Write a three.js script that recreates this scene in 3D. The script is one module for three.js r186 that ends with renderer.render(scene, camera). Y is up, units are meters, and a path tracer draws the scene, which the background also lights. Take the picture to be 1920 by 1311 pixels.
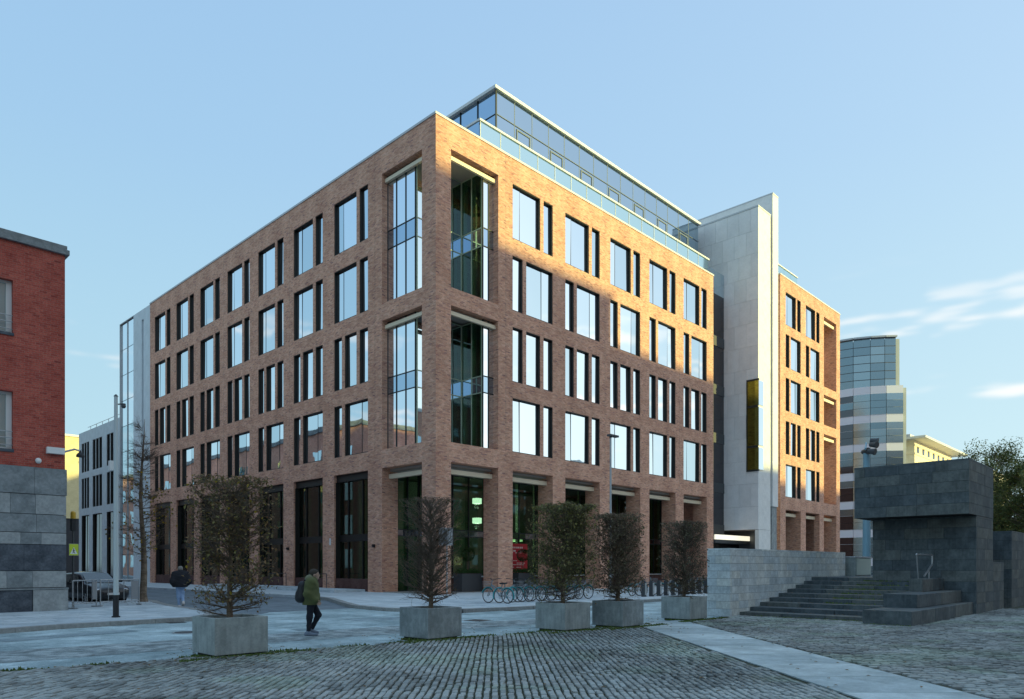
import * as THREE from 'three';
import { mergeGeometries } from 'three/addons/utils/BufferGeometryUtils.js';
import { RectAreaLightUniformsLib } from 'three/addons/lights/RectAreaLightUniformsLib.js';

// ---------- camera, sky, sun, exposure ----------
const scene = new THREE.Scene();
const EXPO = 1.55;
const renderer = new THREE.WebGLRenderer({ antialias: true });
renderer.toneMapping = THREE.LinearToneMapping;
renderer.toneMappingExposure = EXPO;
renderer.shadowMap.enabled = true;
RectAreaLightUniformsLib.init();
const camera = new THREE.PerspectiveCamera(2 * Math.atan(1062 / 1359) * 180 / Math.PI, 1920 / 2124, 0.1, 2000);
camera.setViewOffset(1920, 2124, 0, 0, 1920, 1311);        // level camera, rising front
camera.position.set(0, 1.7, 0);
camera.lookAt(0, 1.7, -10);
camera.updateProjectionMatrix();

// the street grid: local x runs along the right-hand facade, local -z along the left-hand one, origin at the building's corner
const UX = 0.692907, UZ = 0.721027, TH = Math.atan2(UZ, UX), CX = -4.2616, CD = 40.5;
const L2W = (x, z, y = 0) => new THREE.Vector3(CX + UX * x + UZ * z, y, -(CD + UZ * x - UX * z));
const W2L = (X, D) => [(X - CX) * UX + (D - CD) * UZ, (X - CX) * UZ - (D - CD) * UX];

const AZ = 25 * Math.PI / 180, EL = 10 * Math.PI / 180;
const sunDir = new THREE.Vector3(
  UX * Math.sin(AZ) * Math.cos(EL) + UZ * Math.cos(AZ) * Math.cos(EL), Math.sin(EL),
  -(UZ * Math.sin(AZ) * Math.cos(EL) - UX * Math.cos(AZ) * Math.cos(EL))).normalize();
const sun = new THREE.DirectionalLight(new THREE.Color().setRGB(1, 0.92, 0.33), 3.8);
sun.position.copy(sunDir).multiplyScalar(300).add(new THREE.Vector3(0, 0, -50));
sun.target.position.set(0, 0, -50);
sun.castShadow = true; sun.shadow.radius = 1.4; sun.shadow.mapSize.set(4096, 4096);
Object.assign(sun.shadow.camera, { left: -170, right: 170, top: 170, bottom: -170, near: 1, far: 700 });
scene.add(sun, sun.target);

const lin = (c) => { c /= 255; return c <= 0.04045 ? c / 12.92 : Math.pow((c + 0.055) / 1.055, 2.4); };
let seed0 = 1;
function rng(seed) { let a = seed >>> 0; return () => { a = (a + 0x6D2B79F5) | 0; let t = Math.imul(a ^ (a >>> 15), 1 | a); t = (t + Math.imul(t ^ (t >>> 7), 61 | t)) ^ t; return ((t ^ (t >>> 14)) >>> 0) / 4294967296; }; }
const smooth = (a, b, x) => { x = Math.min(1, Math.max(0, (x - a) / (b - a))); return x * x * (3 - 2 * x); };
// tileable value noise on a lattice of n cells
function noiseFn(n, seed) {
  const r = rng(seed), g = new Float32Array(n * n); for (let i = 0; i < g.length; i++) g[i] = r();
  return (u, v) => {
    u = ((u % 1) + 1) % 1 * n; v = ((v % 1) + 1) % 1 * n;
    const i = Math.floor(u), j = Math.floor(v), fx = u - i, fy = v - j, sx = fx * fx * (3 - 2 * fx), sy = fy * fy * (3 - 2 * fy);
    const A = g[(j % n) * n + i % n], B = g[(j % n) * n + (i + 1) % n], C = g[((j + 1) % n) * n + i % n], D = g[((j + 1) % n) * n + (i + 1) % n];
    return (A + (B - A) * sx) * (1 - sy) + (C + (D - C) * sx) * sy;
  };
}
{ // clear late-afternoon sky: deeper blue overhead, pale cyan low down, brighter air round the low sun, a few thin clouds
  const W = 2048, H = 1024, data = new Float32Array(W * H * 4);
  const stops = [[-90, 120, 140, 150], [-2, 180, 208, 220], [0, 178, 219, 232], [8, 176, 217, 233], [18, 161, 206, 232], [28, 147, 194, 231], [38, 138, 186, 228], [60, 140, 187, 229], [90, 144, 189, 230]];
  const n1 = noiseFn(23, 5), n2 = noiseFn(61, 6), n3 = noiseFn(150, 7);
  const sd = sunDir;
  for (let j = 0; j < H; j++) for (let i = 0; i < W; i++) {
    const el = ((j + 0.5) / H - 0.5) * 180, u = (i + 0.5) / W;
    let k = 0; while (k < stops.length - 2 && el > stops[k + 1][0]) k++;
    const f = Math.min(1, Math.max(0, (el - stops[k][0]) / (stops[k + 1][0] - stops[k][0])));
    const phi = (u - 0.5) * 2 * Math.PI, ce = Math.cos(el * Math.PI / 180);
    const dx = ce * Math.cos(phi), dy = Math.sin(el * Math.PI / 180), dz = ce * Math.sin(phi);
    const ang = Math.acos(Math.min(1, Math.max(-1, dx * sd.x + dy * sd.y + dz * sd.z)));
    const glow = el > -2 ? 1.3 * Math.exp(-ang / 0.25) + 0.55 * Math.exp(-ang / 1.15) : 0;
    // clouds: wisps low on the sky
    const wv = n1(u * 2, el / 26) * 0.55 + n2(u * 2, el / 20) * 0.3 + n3(u * 2, el / 16) * 0.15;
    const c = 0.75 * smooth(0.60, 0.78, wv) * smooth(6, 11, el) * smooth(21, 15, el);
    const warm = [1, 0.86, 0.66], cl = [0.93, 0.93, 0.93];
    for (let q = 0; q < 3; q++) {
      let L = lin(stops[k][q + 1] + (stops[k + 1][q + 1] - stops[k][q + 1]) * f);
      L = L * (1 - c) + c * cl[q];
      data[(j * W + i) * 4 + q] = (L + glow * warm[q]) / EXPO;
    }
    data[(j * W + i) * 4 + 3] = 1;
  }
  const t = new THREE.DataTexture(data, W, H, THREE.RGBAFormat, THREE.FloatType);
  t.mapping = THREE.EquirectangularReflectionMapping; t.magFilter = t.minFilter = THREE.LinearFilter; t.needsUpdate = true;
  scene.background = t; scene.environment = t;
}

// ---------- helpers ----------
const taken = new Map();
function numbered(n) { const k = taken.get(n) ?? 0; taken.set(n, k + 1); return k ? `${n}_${String(k).padStart(3, '0')}` : n; }
function add(o, name, parent) { o.name = parent === scene ? numbered(name) : name; o.castShadow = o.receiveShadow = true; parent.add(o); return o; }
function mesh(name, geo, mat, parent) { return add(new THREE.Mesh(geo, mat), name, parent); }
function tag(o, label, category, group) { o.userData.label = label; o.userData.category = category; if (group) o.userData.group = group; return o; }
function structure(o) { o.userData.kind = 'structure'; return o; }
function thing(name, label, category, x = 0, z = 0, turn = 0, group, y = 0) {   // x, z in street grid
  const o = add(new THREE.Group(), name, scene); o.position.copy(L2W(x, z, y)); o.rotation.y = TH + turn; return tag(o, label, category, group);
}
function copyThing(o, x, z, turn, label, group, y = 0) { const c = o.clone(); c.name = numbered(o.name.replace(/_\d\d\d$/, '')); scene.add(c); c.position.copy(L2W(x, z, y)); c.rotation.y = TH + turn; c.userData = { ...o.userData }; if (label) c.userData.label = label; if (group) c.userData.group = group; return c; }
function uvm(g) { // uv in metres from position and face direction
  const p = g.attributes.position, n = g.attributes.normal, uv = new Float32Array(p.count * 2);
  for (let i = 0; i < p.count; i++) {
    const ax = Math.abs(n.getX(i)), ay = Math.abs(n.getY(i)), az = Math.abs(n.getZ(i));
    if (ay > ax && ay > az) { uv[2 * i] = p.getX(i); uv[2 * i + 1] = p.getZ(i); }
    else if (ax > az) { uv[2 * i] = p.getZ(i); uv[2 * i + 1] = p.getY(i); }
    else { uv[2 * i] = p.getX(i); uv[2 * i + 1] = p.getY(i); }
  }
  g.setAttribute('uv', new THREE.BufferAttribute(uv, 2)); return g;
}
function box(x0, x1, y0, y1, z0, z1) { const g = new THREE.BoxGeometry(x1 - x0, y1 - y0, z1 - z0); g.translate((x0 + x1) / 2, (y0 + y1) / 2, (z0 + z1) / 2); return uvm(g); }
function cbox(x0, x1, y0, y1, z0, z1, c = 0.02) { // chamfered box
  const s = new THREE.Shape(), a = x0 + c, b = x1 - c, d = y0 + c, e = y1 - c;
  s.moveTo(a, d); s.lineTo(b, d); s.lineTo(b, e); s.lineTo(a, e); s.closePath();
  const g = new THREE.ExtrudeGeometry(s, { depth: z1 - z0 - 2 * c, bevelEnabled: true, bevelThickness: c, bevelSize: c, bevelSegments: 1 }); g.translate(0, 0, z0 + c); return uvm(g);
}
function poly(pts, y, h = 0) { // flat polygon (world x, z) at height y with skirts down h
  const s = new THREE.Shape(pts.map(p => new THREE.Vector2(p[0], -p[1])));
  const g = h ? new THREE.ExtrudeGeometry(s, { depth: h, bevelEnabled: false }) : new THREE.ShapeGeometry(s);
  g.rotateX(-Math.PI / 2); g.translate(0, y - h, 0); return uvm(g);
}
const merge = (a) => mergeGeometries(a.map(g => { g = g.index ? g.toNonIndexed() : g; for (const k of Object.keys(g.attributes)) if (!['position', 'normal', 'uv'].includes(k)) g.deleteAttribute(k); return g; }));
function cyl(r0, r1, h, n = 16, x = 0, y = 0, z = 0) { const g = new THREE.CylinderGeometry(r1, r0, h, n); g.translate(x, y + h / 2, z); return g; }
function bar(a, b, r, n = 8, r2 = r) { // round bar between two points
  const A = new THREE.Vector3(...a), B = new THREE.Vector3(...b), d = B.clone().sub(A), g = new THREE.CylinderGeometry(r2, r, d.length(), n);
  g.applyQuaternion(new THREE.Quaternion().setFromUnitVectors(new THREE.Vector3(0, 1, 0), d.normalize())); g.translate((A.x + B.x) / 2, (A.y + B.y) / 2, (A.z + B.z) / 2); return g;
}
class Sticks { // many tapered prisms in one geometry
  constructor() { this.p = []; this.i = []; }
  seg(a, b, ra, rb, n = 4) {
    const d = b.clone().sub(a).normalize(), u = new THREE.Vector3(Math.abs(d.y) > 0.9 ? 1 : 0, Math.abs(d.y) > 0.9 ? 0 : 1, 0).cross(d).normalize(), v = d.clone().cross(u), k = this.p.length / 3;
    for (const [c, r] of [[a, ra], [b, rb]]) for (let j = 0; j < n; j++) { const t = j / n * 6.28319, x = Math.cos(t) * r, y = Math.sin(t) * r; this.p.push(c.x + u.x * x + v.x * y, c.y + u.y * x + v.y * y, c.z + u.z * x + v.z * y); }
    for (let j = 0; j < n; j++) { const q = (j + 1) % n; this.i.push(k + j, k + q, k + n + j, k + q, k + n + q, k + n + j); }
  }
  build() { const g = new THREE.BufferGeometry(); g.setAttribute('position', new THREE.Float32BufferAttribute(this.p, 3)); g.setIndex(this.i); g.computeVertexNormals(); return uvm(g); }
}
class Leaves {
  constructor() { this.p = []; this.c = []; this.i = []; }
  leaf(c, dir, up, len, wid, col) {
    const s = dir.clone().cross(up).normalize().multiplyScalar(wid / 2), k = this.p.length / 3, n = s.clone().cross(dir).normalize().multiplyScalar(wid * 0.22);
    const a = c, b = c.clone().addScaledVector(dir, len), m = c.clone().addScaledVector(dir, len * 0.45);
    const l = m.clone().add(s).add(n), r = m.clone().sub(s).add(n);
    for (const q of [a, l, b, r]) { this.p.push(q.x, q.y, q.z); this.c.push(...col); }
    this.i.push(k, k + 1, k + 2, k, k + 2, k + 3);
  }
  build() { const g = new THREE.BufferGeometry(); g.setAttribute('position', new THREE.Float32BufferAttribute(this.p, 3)); g.setAttribute('color', new THREE.Float32BufferAttribute(this.c, 3)); g.setIndex(this.i); g.computeVertexNormals(); return g; }
}
// ---------- materials ----------
function tex(n, metres, fn, srgb = true, m = n) { // fn(u, v, x, y) -> [r, g, b] 0..255
  const d = new Uint8Array(n * m * 4);
  for (let y = 0; y < m; y++) for (let x = 0; x < n; x++) { const c = fn(x / n, y / m, x, y), o = (y * n + x) * 4; d[o] = Math.max(0, Math.min(255, c[0])); d[o + 1] = Math.max(0, Math.min(255, c[1])); d[o + 2] = Math.max(0, Math.min(255, c[2])); d[o + 3] = 255; }
  const t = new THREE.DataTexture(d, n, m, THREE.RGBAFormat); t.wrapS = t.wrapT = THREE.RepeatWrapping; t.magFilter = THREE.LinearFilter; t.minFilter = THREE.LinearMipmapLinearFilter; t.generateMipmaps = true;
  if (srgb) t.colorSpace = THREE.SRGBColorSpace; const [a, b] = Array.isArray(metres) ? metres : [metres, metres]; t.repeat.set(1 / a, 1 / b); t.needsUpdate = true; return t;
}
function grain(base, amp, metres, seed, o = {}) { // speckled, blotchy mineral surface
  const a = noiseFn(o.coarse ?? 6, seed), b = noiseFn(24, seed + 1), c = noiseFn(96, seed + 2), r = rng(seed + 3), st = noiseFn(40, seed + 4);
  const f = (u, v) => (a(u, v) - 0.5) * 1.1 + (b(u, v) - 0.5) * 0.7 + (c(u, v) - 0.5) * 0.5 + (r() - 0.5) * (o.speck ?? 0.5) + (o.streak ? (st(u, v * 0.12) - 0.5) * o.streak : 0);
  const map = tex(512, metres, (u, v) => { const k = f(u, v) * amp; return [base[0] + k * (o.t?.[0] ?? 1), base[1] + k * (o.t?.[1] ?? 1), base[2] + k * (o.t?.[2] ?? 1)]; });
  return new THREE.MeshStandardMaterial({ map, roughness: o.rough ?? 0.85, metalness: 0, ...(o.bump ? { bumpMap: map, bumpScale: o.bump } : {}) });
}
function brickMat(tones, mortar, bl, bh, metres, N, seed, amp) {
  const nx = Math.round(metres / bl), ny = Math.round(metres / bh), r = rng(seed), n1 = noiseFn(5, seed + 1), n2 = noiseFn(160, seed + 2), n3 = noiseFn(13, seed + 3);
  const tone = []; for (let i = 0; i < nx * ny * 2; i++) { const t = tones[Math.floor(r() * r() * tones.length * 0.999)], k = (r() - 0.5) * amp; tone.push([t[0] + k, t[1] + k * 0.85, t[2] + k * 0.75]); }
  const hgt = new Uint8Array(N * N);
  const map = tex(N, metres, (u, v, x, y) => {
    const row = Math.floor(v * ny), fv = v * ny - row, uu = u * nx + (row % 2) * 0.5, col = Math.floor(uu), fu = uu - col;
    const mj = 0.011 / bl, mv = 0.011 / bh, inside = fu > mj && fv > mv, t = tone[(row * nx + col % nx) % tone.length];
    const w = (n1(u, v) - 0.5) * 16 + (n3(u, v) - 0.5) * 14 + (n2(u, v) - 0.5) * 26;
    hgt[y * N + x] = inside ? 200 + (n2(u, v) - 0.5) * 60 : 120;
    const c = inside ? t : mortar; return [c[0] + w, c[1] + w * 0.9, c[2] + w * 0.8];
  });
  const bt = tex(N / 2, metres, (u, v, x, y) => { const h = hgt[y * 2 * N + x * 2]; return [h, h, h]; }, false);
  return new THREE.MeshStandardMaterial({ map, bumpMap: bt, bumpScale: 0.012, roughness: 0.9 });
}
const std = (r, g, b, rough = 0.6, metal = 0, o = {}) => new THREE.MeshStandardMaterial({ color: new THREE.Color().setRGB(r, g, b), roughness: rough, metalness: metal, ...o });
const M = {
  brick: brickMat([[212, 160, 133], [206, 151, 123], [200, 143, 116], [214, 166, 141], [195, 141, 118], [188, 131, 111], [179, 125, 108], [166, 118, 106], [154, 110, 102]], [190, 162, 145], 0.24, 0.075, 6, 2048, 11, 20),
  red: brickMat([[172, 80, 66], [164, 74, 62], [176, 86, 70], [154, 68, 58], [142, 62, 54]], [150, 104, 92], 0.225, 0.075, 3.6, 1024, 21, 16),
  farbrick: brickMat([[208, 151, 130], [198, 139, 119], [186, 127, 112]], [190, 160, 146], 0.24, 0.08, 4.8, 512, 25, 20),
  bronze: std(0.018, 0.017, 0.015, 0.5, 0.2), frame: std(0.03, 0.036, 0.036, 0.45, 0.4),
  // solar-control glass: coated panes that mirror the sky strongly
  pane: std(0.82, 0.88, 0.94, 0.015, 1), paneB: std(0.70, 0.78, 0.84, 0.02, 1), paneD: std(0.60, 0.70, 0.76, 0.02, 1), paneC: std(0.55, 0.66, 0.72, 0.02, 1),
  spandrelGlass: std(0.42, 0.55, 0.68, 0.05, 1), pentGlass: std(0.40, 0.50, 0.58, 0.03, 1), pentFrame: std(0.12, 0.15, 0.18, 0.5, 0.2), rail: std(0.56, 0.72, 0.72, 0.08, 1),
  dark: new THREE.MeshPhysicalMaterial({ color: new THREE.Color().setRGB(0.38, 0.54, 0.47), roughness: 0.02, transmission: 1, thickness: 0, ior: 1.6, metalness: 0 }),
  notch: new THREE.MeshPhysicalMaterial({ color: new THREE.Color().setRGB(0.5, 0.7, 0.58), roughness: 0.02, transmission: 1, thickness: 0, ior: 1.6 }),
  clear: new THREE.MeshPhysicalMaterial({ color: new THREE.Color().setRGB(0.8, 0.9, 0.88), roughness: 0.02, transmission: 1, thickness: 0, ior: 1.5 }),
  fin: std(0.5, 0.6, 0.45, 0.5, 0.3), inside: std(0.5, 0.52, 0.47, 0.9), insideLight: std(0.55, 0.55, 0.5, 0.9), ceiling: std(0.42, 0.38, 0.34, 0.9),
  cream: std(0.78, 0.66, 0.48, 0.6), coping: std(0.55, 0.56, 0.57, 0.55, 0.1), white: std(0.72, 0.72, 0.70, 0.55), roof: std(0.2, 0.2, 0.2, 0.9),
  slab: grain([233, 231, 230], 8, 3, 31, { rough: 0.7, speck: 0.4 }), slabB: grain([227, 225, 224], 8, 3, 35, { rough: 0.7, speck: 0.4 }), slabWhite: grain([228, 226, 222], 12, 3, 38, { rough: 0.7 }),
  concrete: grain([150, 158, 156], 26, 2.2, 41, { rough: 0.85, streak: 0.9, bump: 0.004 }), concreteB: grain([142, 150, 150], 28, 2.2, 47, { rough: 0.85, streak: 0.9, bump: 0.004 }),
  soil: grain([52, 42, 34], 30, 0.6, 51, { bump: 0.02, speck: 1 }),
  stoneA: grain([128, 134, 136], 26, 1.6, 55, { bump: 0.006, speck: 0.8 }), stoneB: grain([150, 154, 154], 26, 1.6, 59, { bump: 0.006, speck: 0.8 }), stoneD: grain([74, 80, 88], 26, 1.3, 63, { bump: 0.006, speck: 0.8 }),
  wallA: grain([208, 214, 212], 30, 1.4, 67, { bump: 0.008, speck: 0.7, streak: 0.5 }), wallB: grain([194, 203, 204], 30, 1.4, 69, { bump: 0.008, speck: 0.7, streak: 0.5 }), wallC: grain([214, 217, 211], 30, 1.4, 73, { bump: 0.008, speck: 0.7, streak: 0.5 }),
  slateA: grain([84, 92, 94], 20, 1.8, 77, { bump: 0.005, speck: 0.6, streak: 0.6, rough: 0.75 }), slateB: grain([76, 85, 89], 20, 1.8, 81, { bump: 0.005, speck: 0.6, streak: 0.6, rough: 0.75 }), slateC: grain([93, 98, 96], 22, 1.8, 83, { bump: 0.005, speck: 0.6, streak: 0.6, rough: 0.75 }), slateJoint: std(0.03, 0.03, 0.03, 0.95),
  asphalt: grain([104, 116, 124], 22, 3, 85, { bump: 0.006, speck: 1.1 }), road: grain([156, 176, 180], 46, 7, 87, { bump: 0.006, speck: 0.9, coarse: 9 }), patch: grain([138, 156, 162], 34, 3, 88, { bump: 0.006, speck: 1 }), paving: grain([186, 196, 200], 22, 3.5, 89, { bump: 0.003, speck: 0.6 }), pavingB: grain([172, 184, 190], 22, 3.5, 91, { bump: 0.003, speck: 0.6 }),
  kerb: grain([140, 142, 140], 24, 1.5, 93, { bump: 0.004 }), bed: grain([54, 60, 44], 30, 0.9, 95, { bump: 0.01, speck: 1 }), path: grain([172, 184, 185], 30, 4, 97, { bump: 0.003, speck: 0.6 }), pathB: grain([163, 176, 178], 30, 4, 99, { bump: 0.003, speck: 0.6 }),
  sett: std(0.8, 0.8, 0.8, 0.8), bark: grain([112, 98, 82], 40, 0.5, 101, { bump: 0.01, speck: 0.8 }), twig: std(0.14, 0.105, 0.08, 0.9),
  leaf: new THREE.MeshPhysicalMaterial({ color: 0xffffff, vertexColors: true, roughness: 0.9, transmission: 0.35, thickness: 0, side: THREE.DoubleSide, specularIntensity: 0.3 }),
  black: std(0.012, 0.013, 0.016, 0.6), rubber: std(0.015, 0.015, 0.015, 0.85), steel: std(0.5, 0.52, 0.54, 0.35, 0.8), galv: std(0.42, 0.44, 0.45, 0.5, 0.5), polePale: std(0.50, 0.56, 0.56, 0.5, 0.1), poleTeal: std(0.22, 0.38, 0.46, 0.5, 0.1), grey: std(0.25, 0.26, 0.27, 0.6), dkgrey: std(0.06, 0.065, 0.07, 0.6),
  redPaint: std(0.55, 0.03, 0.035, 0.5), cladWhite: grain([206, 214, 218], 10, 3, 103, { rough: 0.6 }), cladGrey: grain([186, 196, 200], 12, 3, 105, { rough: 0.6 }), plinth: grain([92, 62, 56], 18, 2, 107), yellow: grain([208, 192, 146], 12, 3, 109), hoarding: std(0.03, 0.03, 0.035, 0.8), greenPlant: std(0.03, 0.06, 0.02, 0.9),
  tealBand: std(0.72, 0.72, 0.76, 0.5), towerGlassA: std(0.19, 0.26, 0.30, 0.2, 1), towerGlassB: std(0.27, 0.35, 0.39, 0.2, 1), towerGlassC: std(0.11, 0.11, 0.12, 0.1, 1),
};
{ // roller wave: real panes are never quite flat
  const a = noiseFn(5, 611), b = noiseFn(11, 612), t = tex(256, [4.2, 6.3], (u, v) => { const k = 128 + (a(u, v) - 0.5) * 190 + (b(u, v) - 0.5) * 50; return [k, k, k]; }, false);
  for (const m of [M.pane, M.paneB, M.paneD, M.paneC, M.pentGlass, M.towerGlassA, M.towerGlassB, M.rail]) { m.bumpMap = t; m.bumpScale = 0.003; }
}
// ---------- ground ----------
const w2 = (x, z) => { const p = L2W(x, z); return [p.x, p.z]; };
const ground = structure(mesh('ground', uvm(new THREE.PlaneGeometry(1600, 1600).rotateX(-Math.PI / 2)), M.asphalt, scene)); ground.position.y = -0.03;
const edgeD = (X) => 11.55 + 0.781 * (X + 8.16);                   // where the sett plaza meets the street
const pathL = (D) => 3.73 + (18.05 - D) * 0.0747, pathR = (D) => 5.38 + (20.81 - D) * 0.0566;
// shared-surface street in pale worn concrete along the plaza
const crossPts = [w2(-60, 8.0), w2(-15, 8.0), w2(-13.2, 6.2), w2(-9.6, 6.2), w2(-9.6, 11.6), w2(60, 12.1), w2(60, 20), w2(-3.6, 20)];
for (const X of [4, -1, -6, -10, -16, -30]) crossPts.push([X, -edgeD(X)]);
structure(mesh('street', poly(crossPts, -0.004), M.road, scene));
// band of granite setts across the street, along its plaza side
{
  const bandPts = [w2(-40, 12.4), w2(-14, 14.4), w2(-9, 15.5), w2(-9, 17.2), w2(-14, 16.4), w2(-40, 14.9)];
  structure(mesh('sett_band', poly(bandPts, 0), grain([136, 148, 150], 56, 2.4, 121, { bump: 0.01, coarse: 12, speck: 1.2 }), scene));
}
function pavement(pts, name, m, kerbPts) {
  const o = structure(mesh(name, poly(pts, 0.11, 0.3), m, scene));
  const r = rng(pts.length * 7);
  for (let i = 0; i < kerbPts.length - 1; i++) { // kerb stones along the open edges
    const a = new THREE.Vector2(...kerbPts[i]), b = new THREE.Vector2(...kerbPts[i + 1]), L = a.distanceTo(b), n = Math.max(1, Math.round(L / 1.1)), d = b.clone().sub(a).divideScalar(L);
    for (let k = 0; k < n; k++) {
      const g = box(k * L / n + 0.006, (k + 1) * L / n - 0.006, -0.1, 0.118 + r() * 0.006, -0.15, 0.15), q = mesh('kerb_stone', g, M.kerb, o);
      q.position.set(a.x, 0, a.y); q.rotation.y = -Math.atan2(d.y, d.x);
    }
  }
  return o;
}
{
  const bulge = [[-5.8, -200], [-5.8, -3.2], [-6.4, -0.5], [-8.2, 3.4], [-9.4, 6.2], [-9.7, 8.6], [-9.2, 10.3], [-8.2, 11.2], [-5, 11.75], [2.4, 11.9], [30, 12.2], [60, 12.4]];
  pavement([...bulge.map(p => w2(...p)), w2(60, -200)], 'pavement', M.paving, bulge.slice(1, -1).map(p => w2(...p)));
  const left = [[-60, 10.6], [-24, 9.7], [-20.6, 8.6], [-16.8, 8.3], [-15.7, 7.0], [-15.1, 5], [-14.8, 1.5], [-14.1, -2.2], [-13.6, -4], [-13.4, -8], [-13.4, -200]];
  pavement([...left.map(p => w2(...p)), w2(-60, -200)], 'pavement', M.pavingB, left.slice(0, -1).map(p => w2(...p)));
}
// paving joints on the office pavement: rows of flags nearest to the street
{
  const r = rng(77), P = scene.getObjectByName('pavement');
  for (let i = 0; i < 26; i++) for (let j = 0; j < 6; j++) {
    const x0 = -7.5 + i * 0.92 + (j % 2) * 0.4, z0 = 3.2 + j * 1.28; if (z0 > 10.4 || x0 < -7.2 + (j > 4 ? 0.6 : 0)) continue;
    const q = mesh('flagstone', box(x0 + 0.006, x0 + 0.912, 0.09, 0.116 + r() * 0.003, z0 + 0.006, z0 + 1.272), r() > 0.5 ? M.paving : M.pavingB, P);
    q.position.copy(L2W(0, 0)); q.rotation.y = TH;
  }
}
// ---------- office building ----------
const office = thing('office_building', 'five storey brick office block on the corner with tall arcade and glass penthouse', 'building');
const FR = { box: (a, b, y0, y1, d0, d1) => box(a, b, y0, y1, d0, d1), put: (o, u, y, d) => { o.position.set(u, y, d); }, flip: 1 };
const FL = { box: (a, b, y0, y1, d0, d1) => box(-d1, -d0, y0, y1, -b, -a), put: (o, u, y, d) => { o.position.set(-d, y, -u); o.rotation.y = -Math.PI / 2; }, flip: -1 };
const gcache = new Map(); const cached = (k, f) => { if (!gcache.has(k)) gcache.set(k, f()); return gcache.get(k); };
const wr = rng(404);
// a window: dark metal lining, frame and panes, set 0.42 m back in its opening
function windowUnit(B, fac, u0, u1, y0, y1, splits = [], mats = [M.pane, M.pane, M.paneB, M.paneB, M.paneD], depth = 0.22, name = 'window') {
  const w = u1 - u0, h = y1 - y0, g = add(new THREE.Group(), name, B); fac.put(g, (u0 + u1) / 2, y0, 0);
  const sp = fac.flip < 0 ? splits.map(s => 1 - s).reverse() : splits, key = `${w.toFixed(2)},${h.toFixed(2)},${sp},${depth}`;
  const xs = [0, ...splits, 1].map(s => -w / 2 + s * w);
  mesh('frame', cached('f' + key, () => {
    const t = 0.045, a = -w / 2, b = w / 2, z0 = -depth - 0.13, z1 = -0.04;
    const L = [box(a, a + t, 0, h, z0, z1), box(b - t, b, 0, h, z0, z1), box(a + t, b - t, h - t, h, z0, z1), box(a + t, b - t, 0, t, z0, -0.02)];
    for (const x of xs.slice(1, -1)) L.push(box(x - 0.018, x + 0.018, t, h - t, -depth - 0.05, -depth + 0.02));
    for (let i = 0; i < xs.length - 1; i++) { const p = xs[i] + t, q = xs[i + 1] - t; if (!i) L.push(box(p, p + 0.04, t, h - t, -depth - 0.04, -depth + 0.03)); if (i === xs.length - 2) L.push(box(q - 0.04, q, t, h - t, -depth - 0.04, -depth + 0.03)); }
    return merge(L);
  }), M.bronze, g);
  for (let i = 0; i < xs.length - 1; i++) {
    const pw = xs[i + 1] - xs[i] - 0.03, p = mesh('pane', cached(`p${pw.toFixed(2)},${h.toFixed(2)}`, () => box(-pw / 2, pw / 2, 0.03, h - 0.03, -0.012, 0.012)), mats[Math.floor(wr() * mats.length)], g);
    p.position.set((xs[i] + xs[i + 1]) / 2, 0, -depth - 0.005); p.rotation.set((wr() - 0.5) * 0.012, (wr() - 0.5) * 0.012, 0);
  }
  return g;
}
const ROWS = [[22.07, 25.46], [17.6, 21.0], [13.17, 16.57], [8.8, 12.15]], NW = 0.92, MW = 0.32;
// pattern: 'wn' wide + narrow, 'nw' narrow + wide, 'nmn' three lights; given as seen from the street, left to right
function bayWindows(B, fac, u0, u1, y0, y1, pat, wallMat) {
  const w = u1 - u0, mid = w - 2 * NW - 2 * MW, wide = w - NW - MW;
  let parts = pat === 'wn' ? [['w', wide, [0.32]], ['m'], ['n', NW]] : pat === 'nw' ? [['n', NW], ['m'], ['w', wide, [0.64]]] : [['n', NW], ['m'], ['n', mid], ['m'], ['n', NW]];
  if (fac.flip < 0) parts = parts.slice().reverse();
  let u = u0;
  for (const [k, pw, sp] of parts) {
    if (k === 'm') { mesh('brick_mullion', fac.box(u, u + MW, y0, y1, -0.5, 0), wallMat, B); u += MW; }
    else { windowUnit(B, fac, u, u + pw, y0, y1, sp ?? []); u += pw; }
  }
}
function brickBays(B, fac, starts, width, end, top, rows, pats, gfTop, wallMat, first, pierDepth) {
  // piers
  for (let i = 0; i < starts.length; i++) {
    const a = starts[i] + width, b = i + 1 < starts.length ? starts[i + 1] : end;
    mesh('brick_pier', fac.box(a, b, gfTop, top, -0.6, 0), wallMat, B);
    const d = pierDepth(i); mesh('brick_pier', fac.box(a, b, 0, gfTop, -d, 0), wallMat, B);
  }
  for (let i = 0; i < starts.length; i++) {
    const a = starts[i], b = a + width, open = i === first ? [[17.62, 25.5], [8.78, 16.6]] : rows;
    let y = top;
    for (const [y0, y1] of open) { mesh('brick_spandrel', fac.box(a, b, y1, y, -0.6, 0), wallMat, B); y = y0; }
    mesh('brick_spandrel', fac.box(a, b, gfTop, y, -0.6, 0), wallMat, B);
    if (i !== first) rows.forEach(([y0, y1], k) => bayWindows(B, fac, a, b, y0, y1, pats[k], wallMat));
  }
}
const RS = [1.13, 6.21, 11.32, 16.4, 21.47, 26.53], LS = [1.22, 6.5, 11.7, 16.95, 22.15, 27.33, 32.45, 37.6], BW = 3.82, GT = 7.66;
mesh('corner_pier', box(0, 1.13, 0, 27, -1.22, 0), M.brick, office);
brickBays(office, FR, RS, BW, 31.5, 27, ROWS, ['wn', 'nw', 'nmn', 'wn'], GT, M.brick, 0, () => 1.3);
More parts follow.
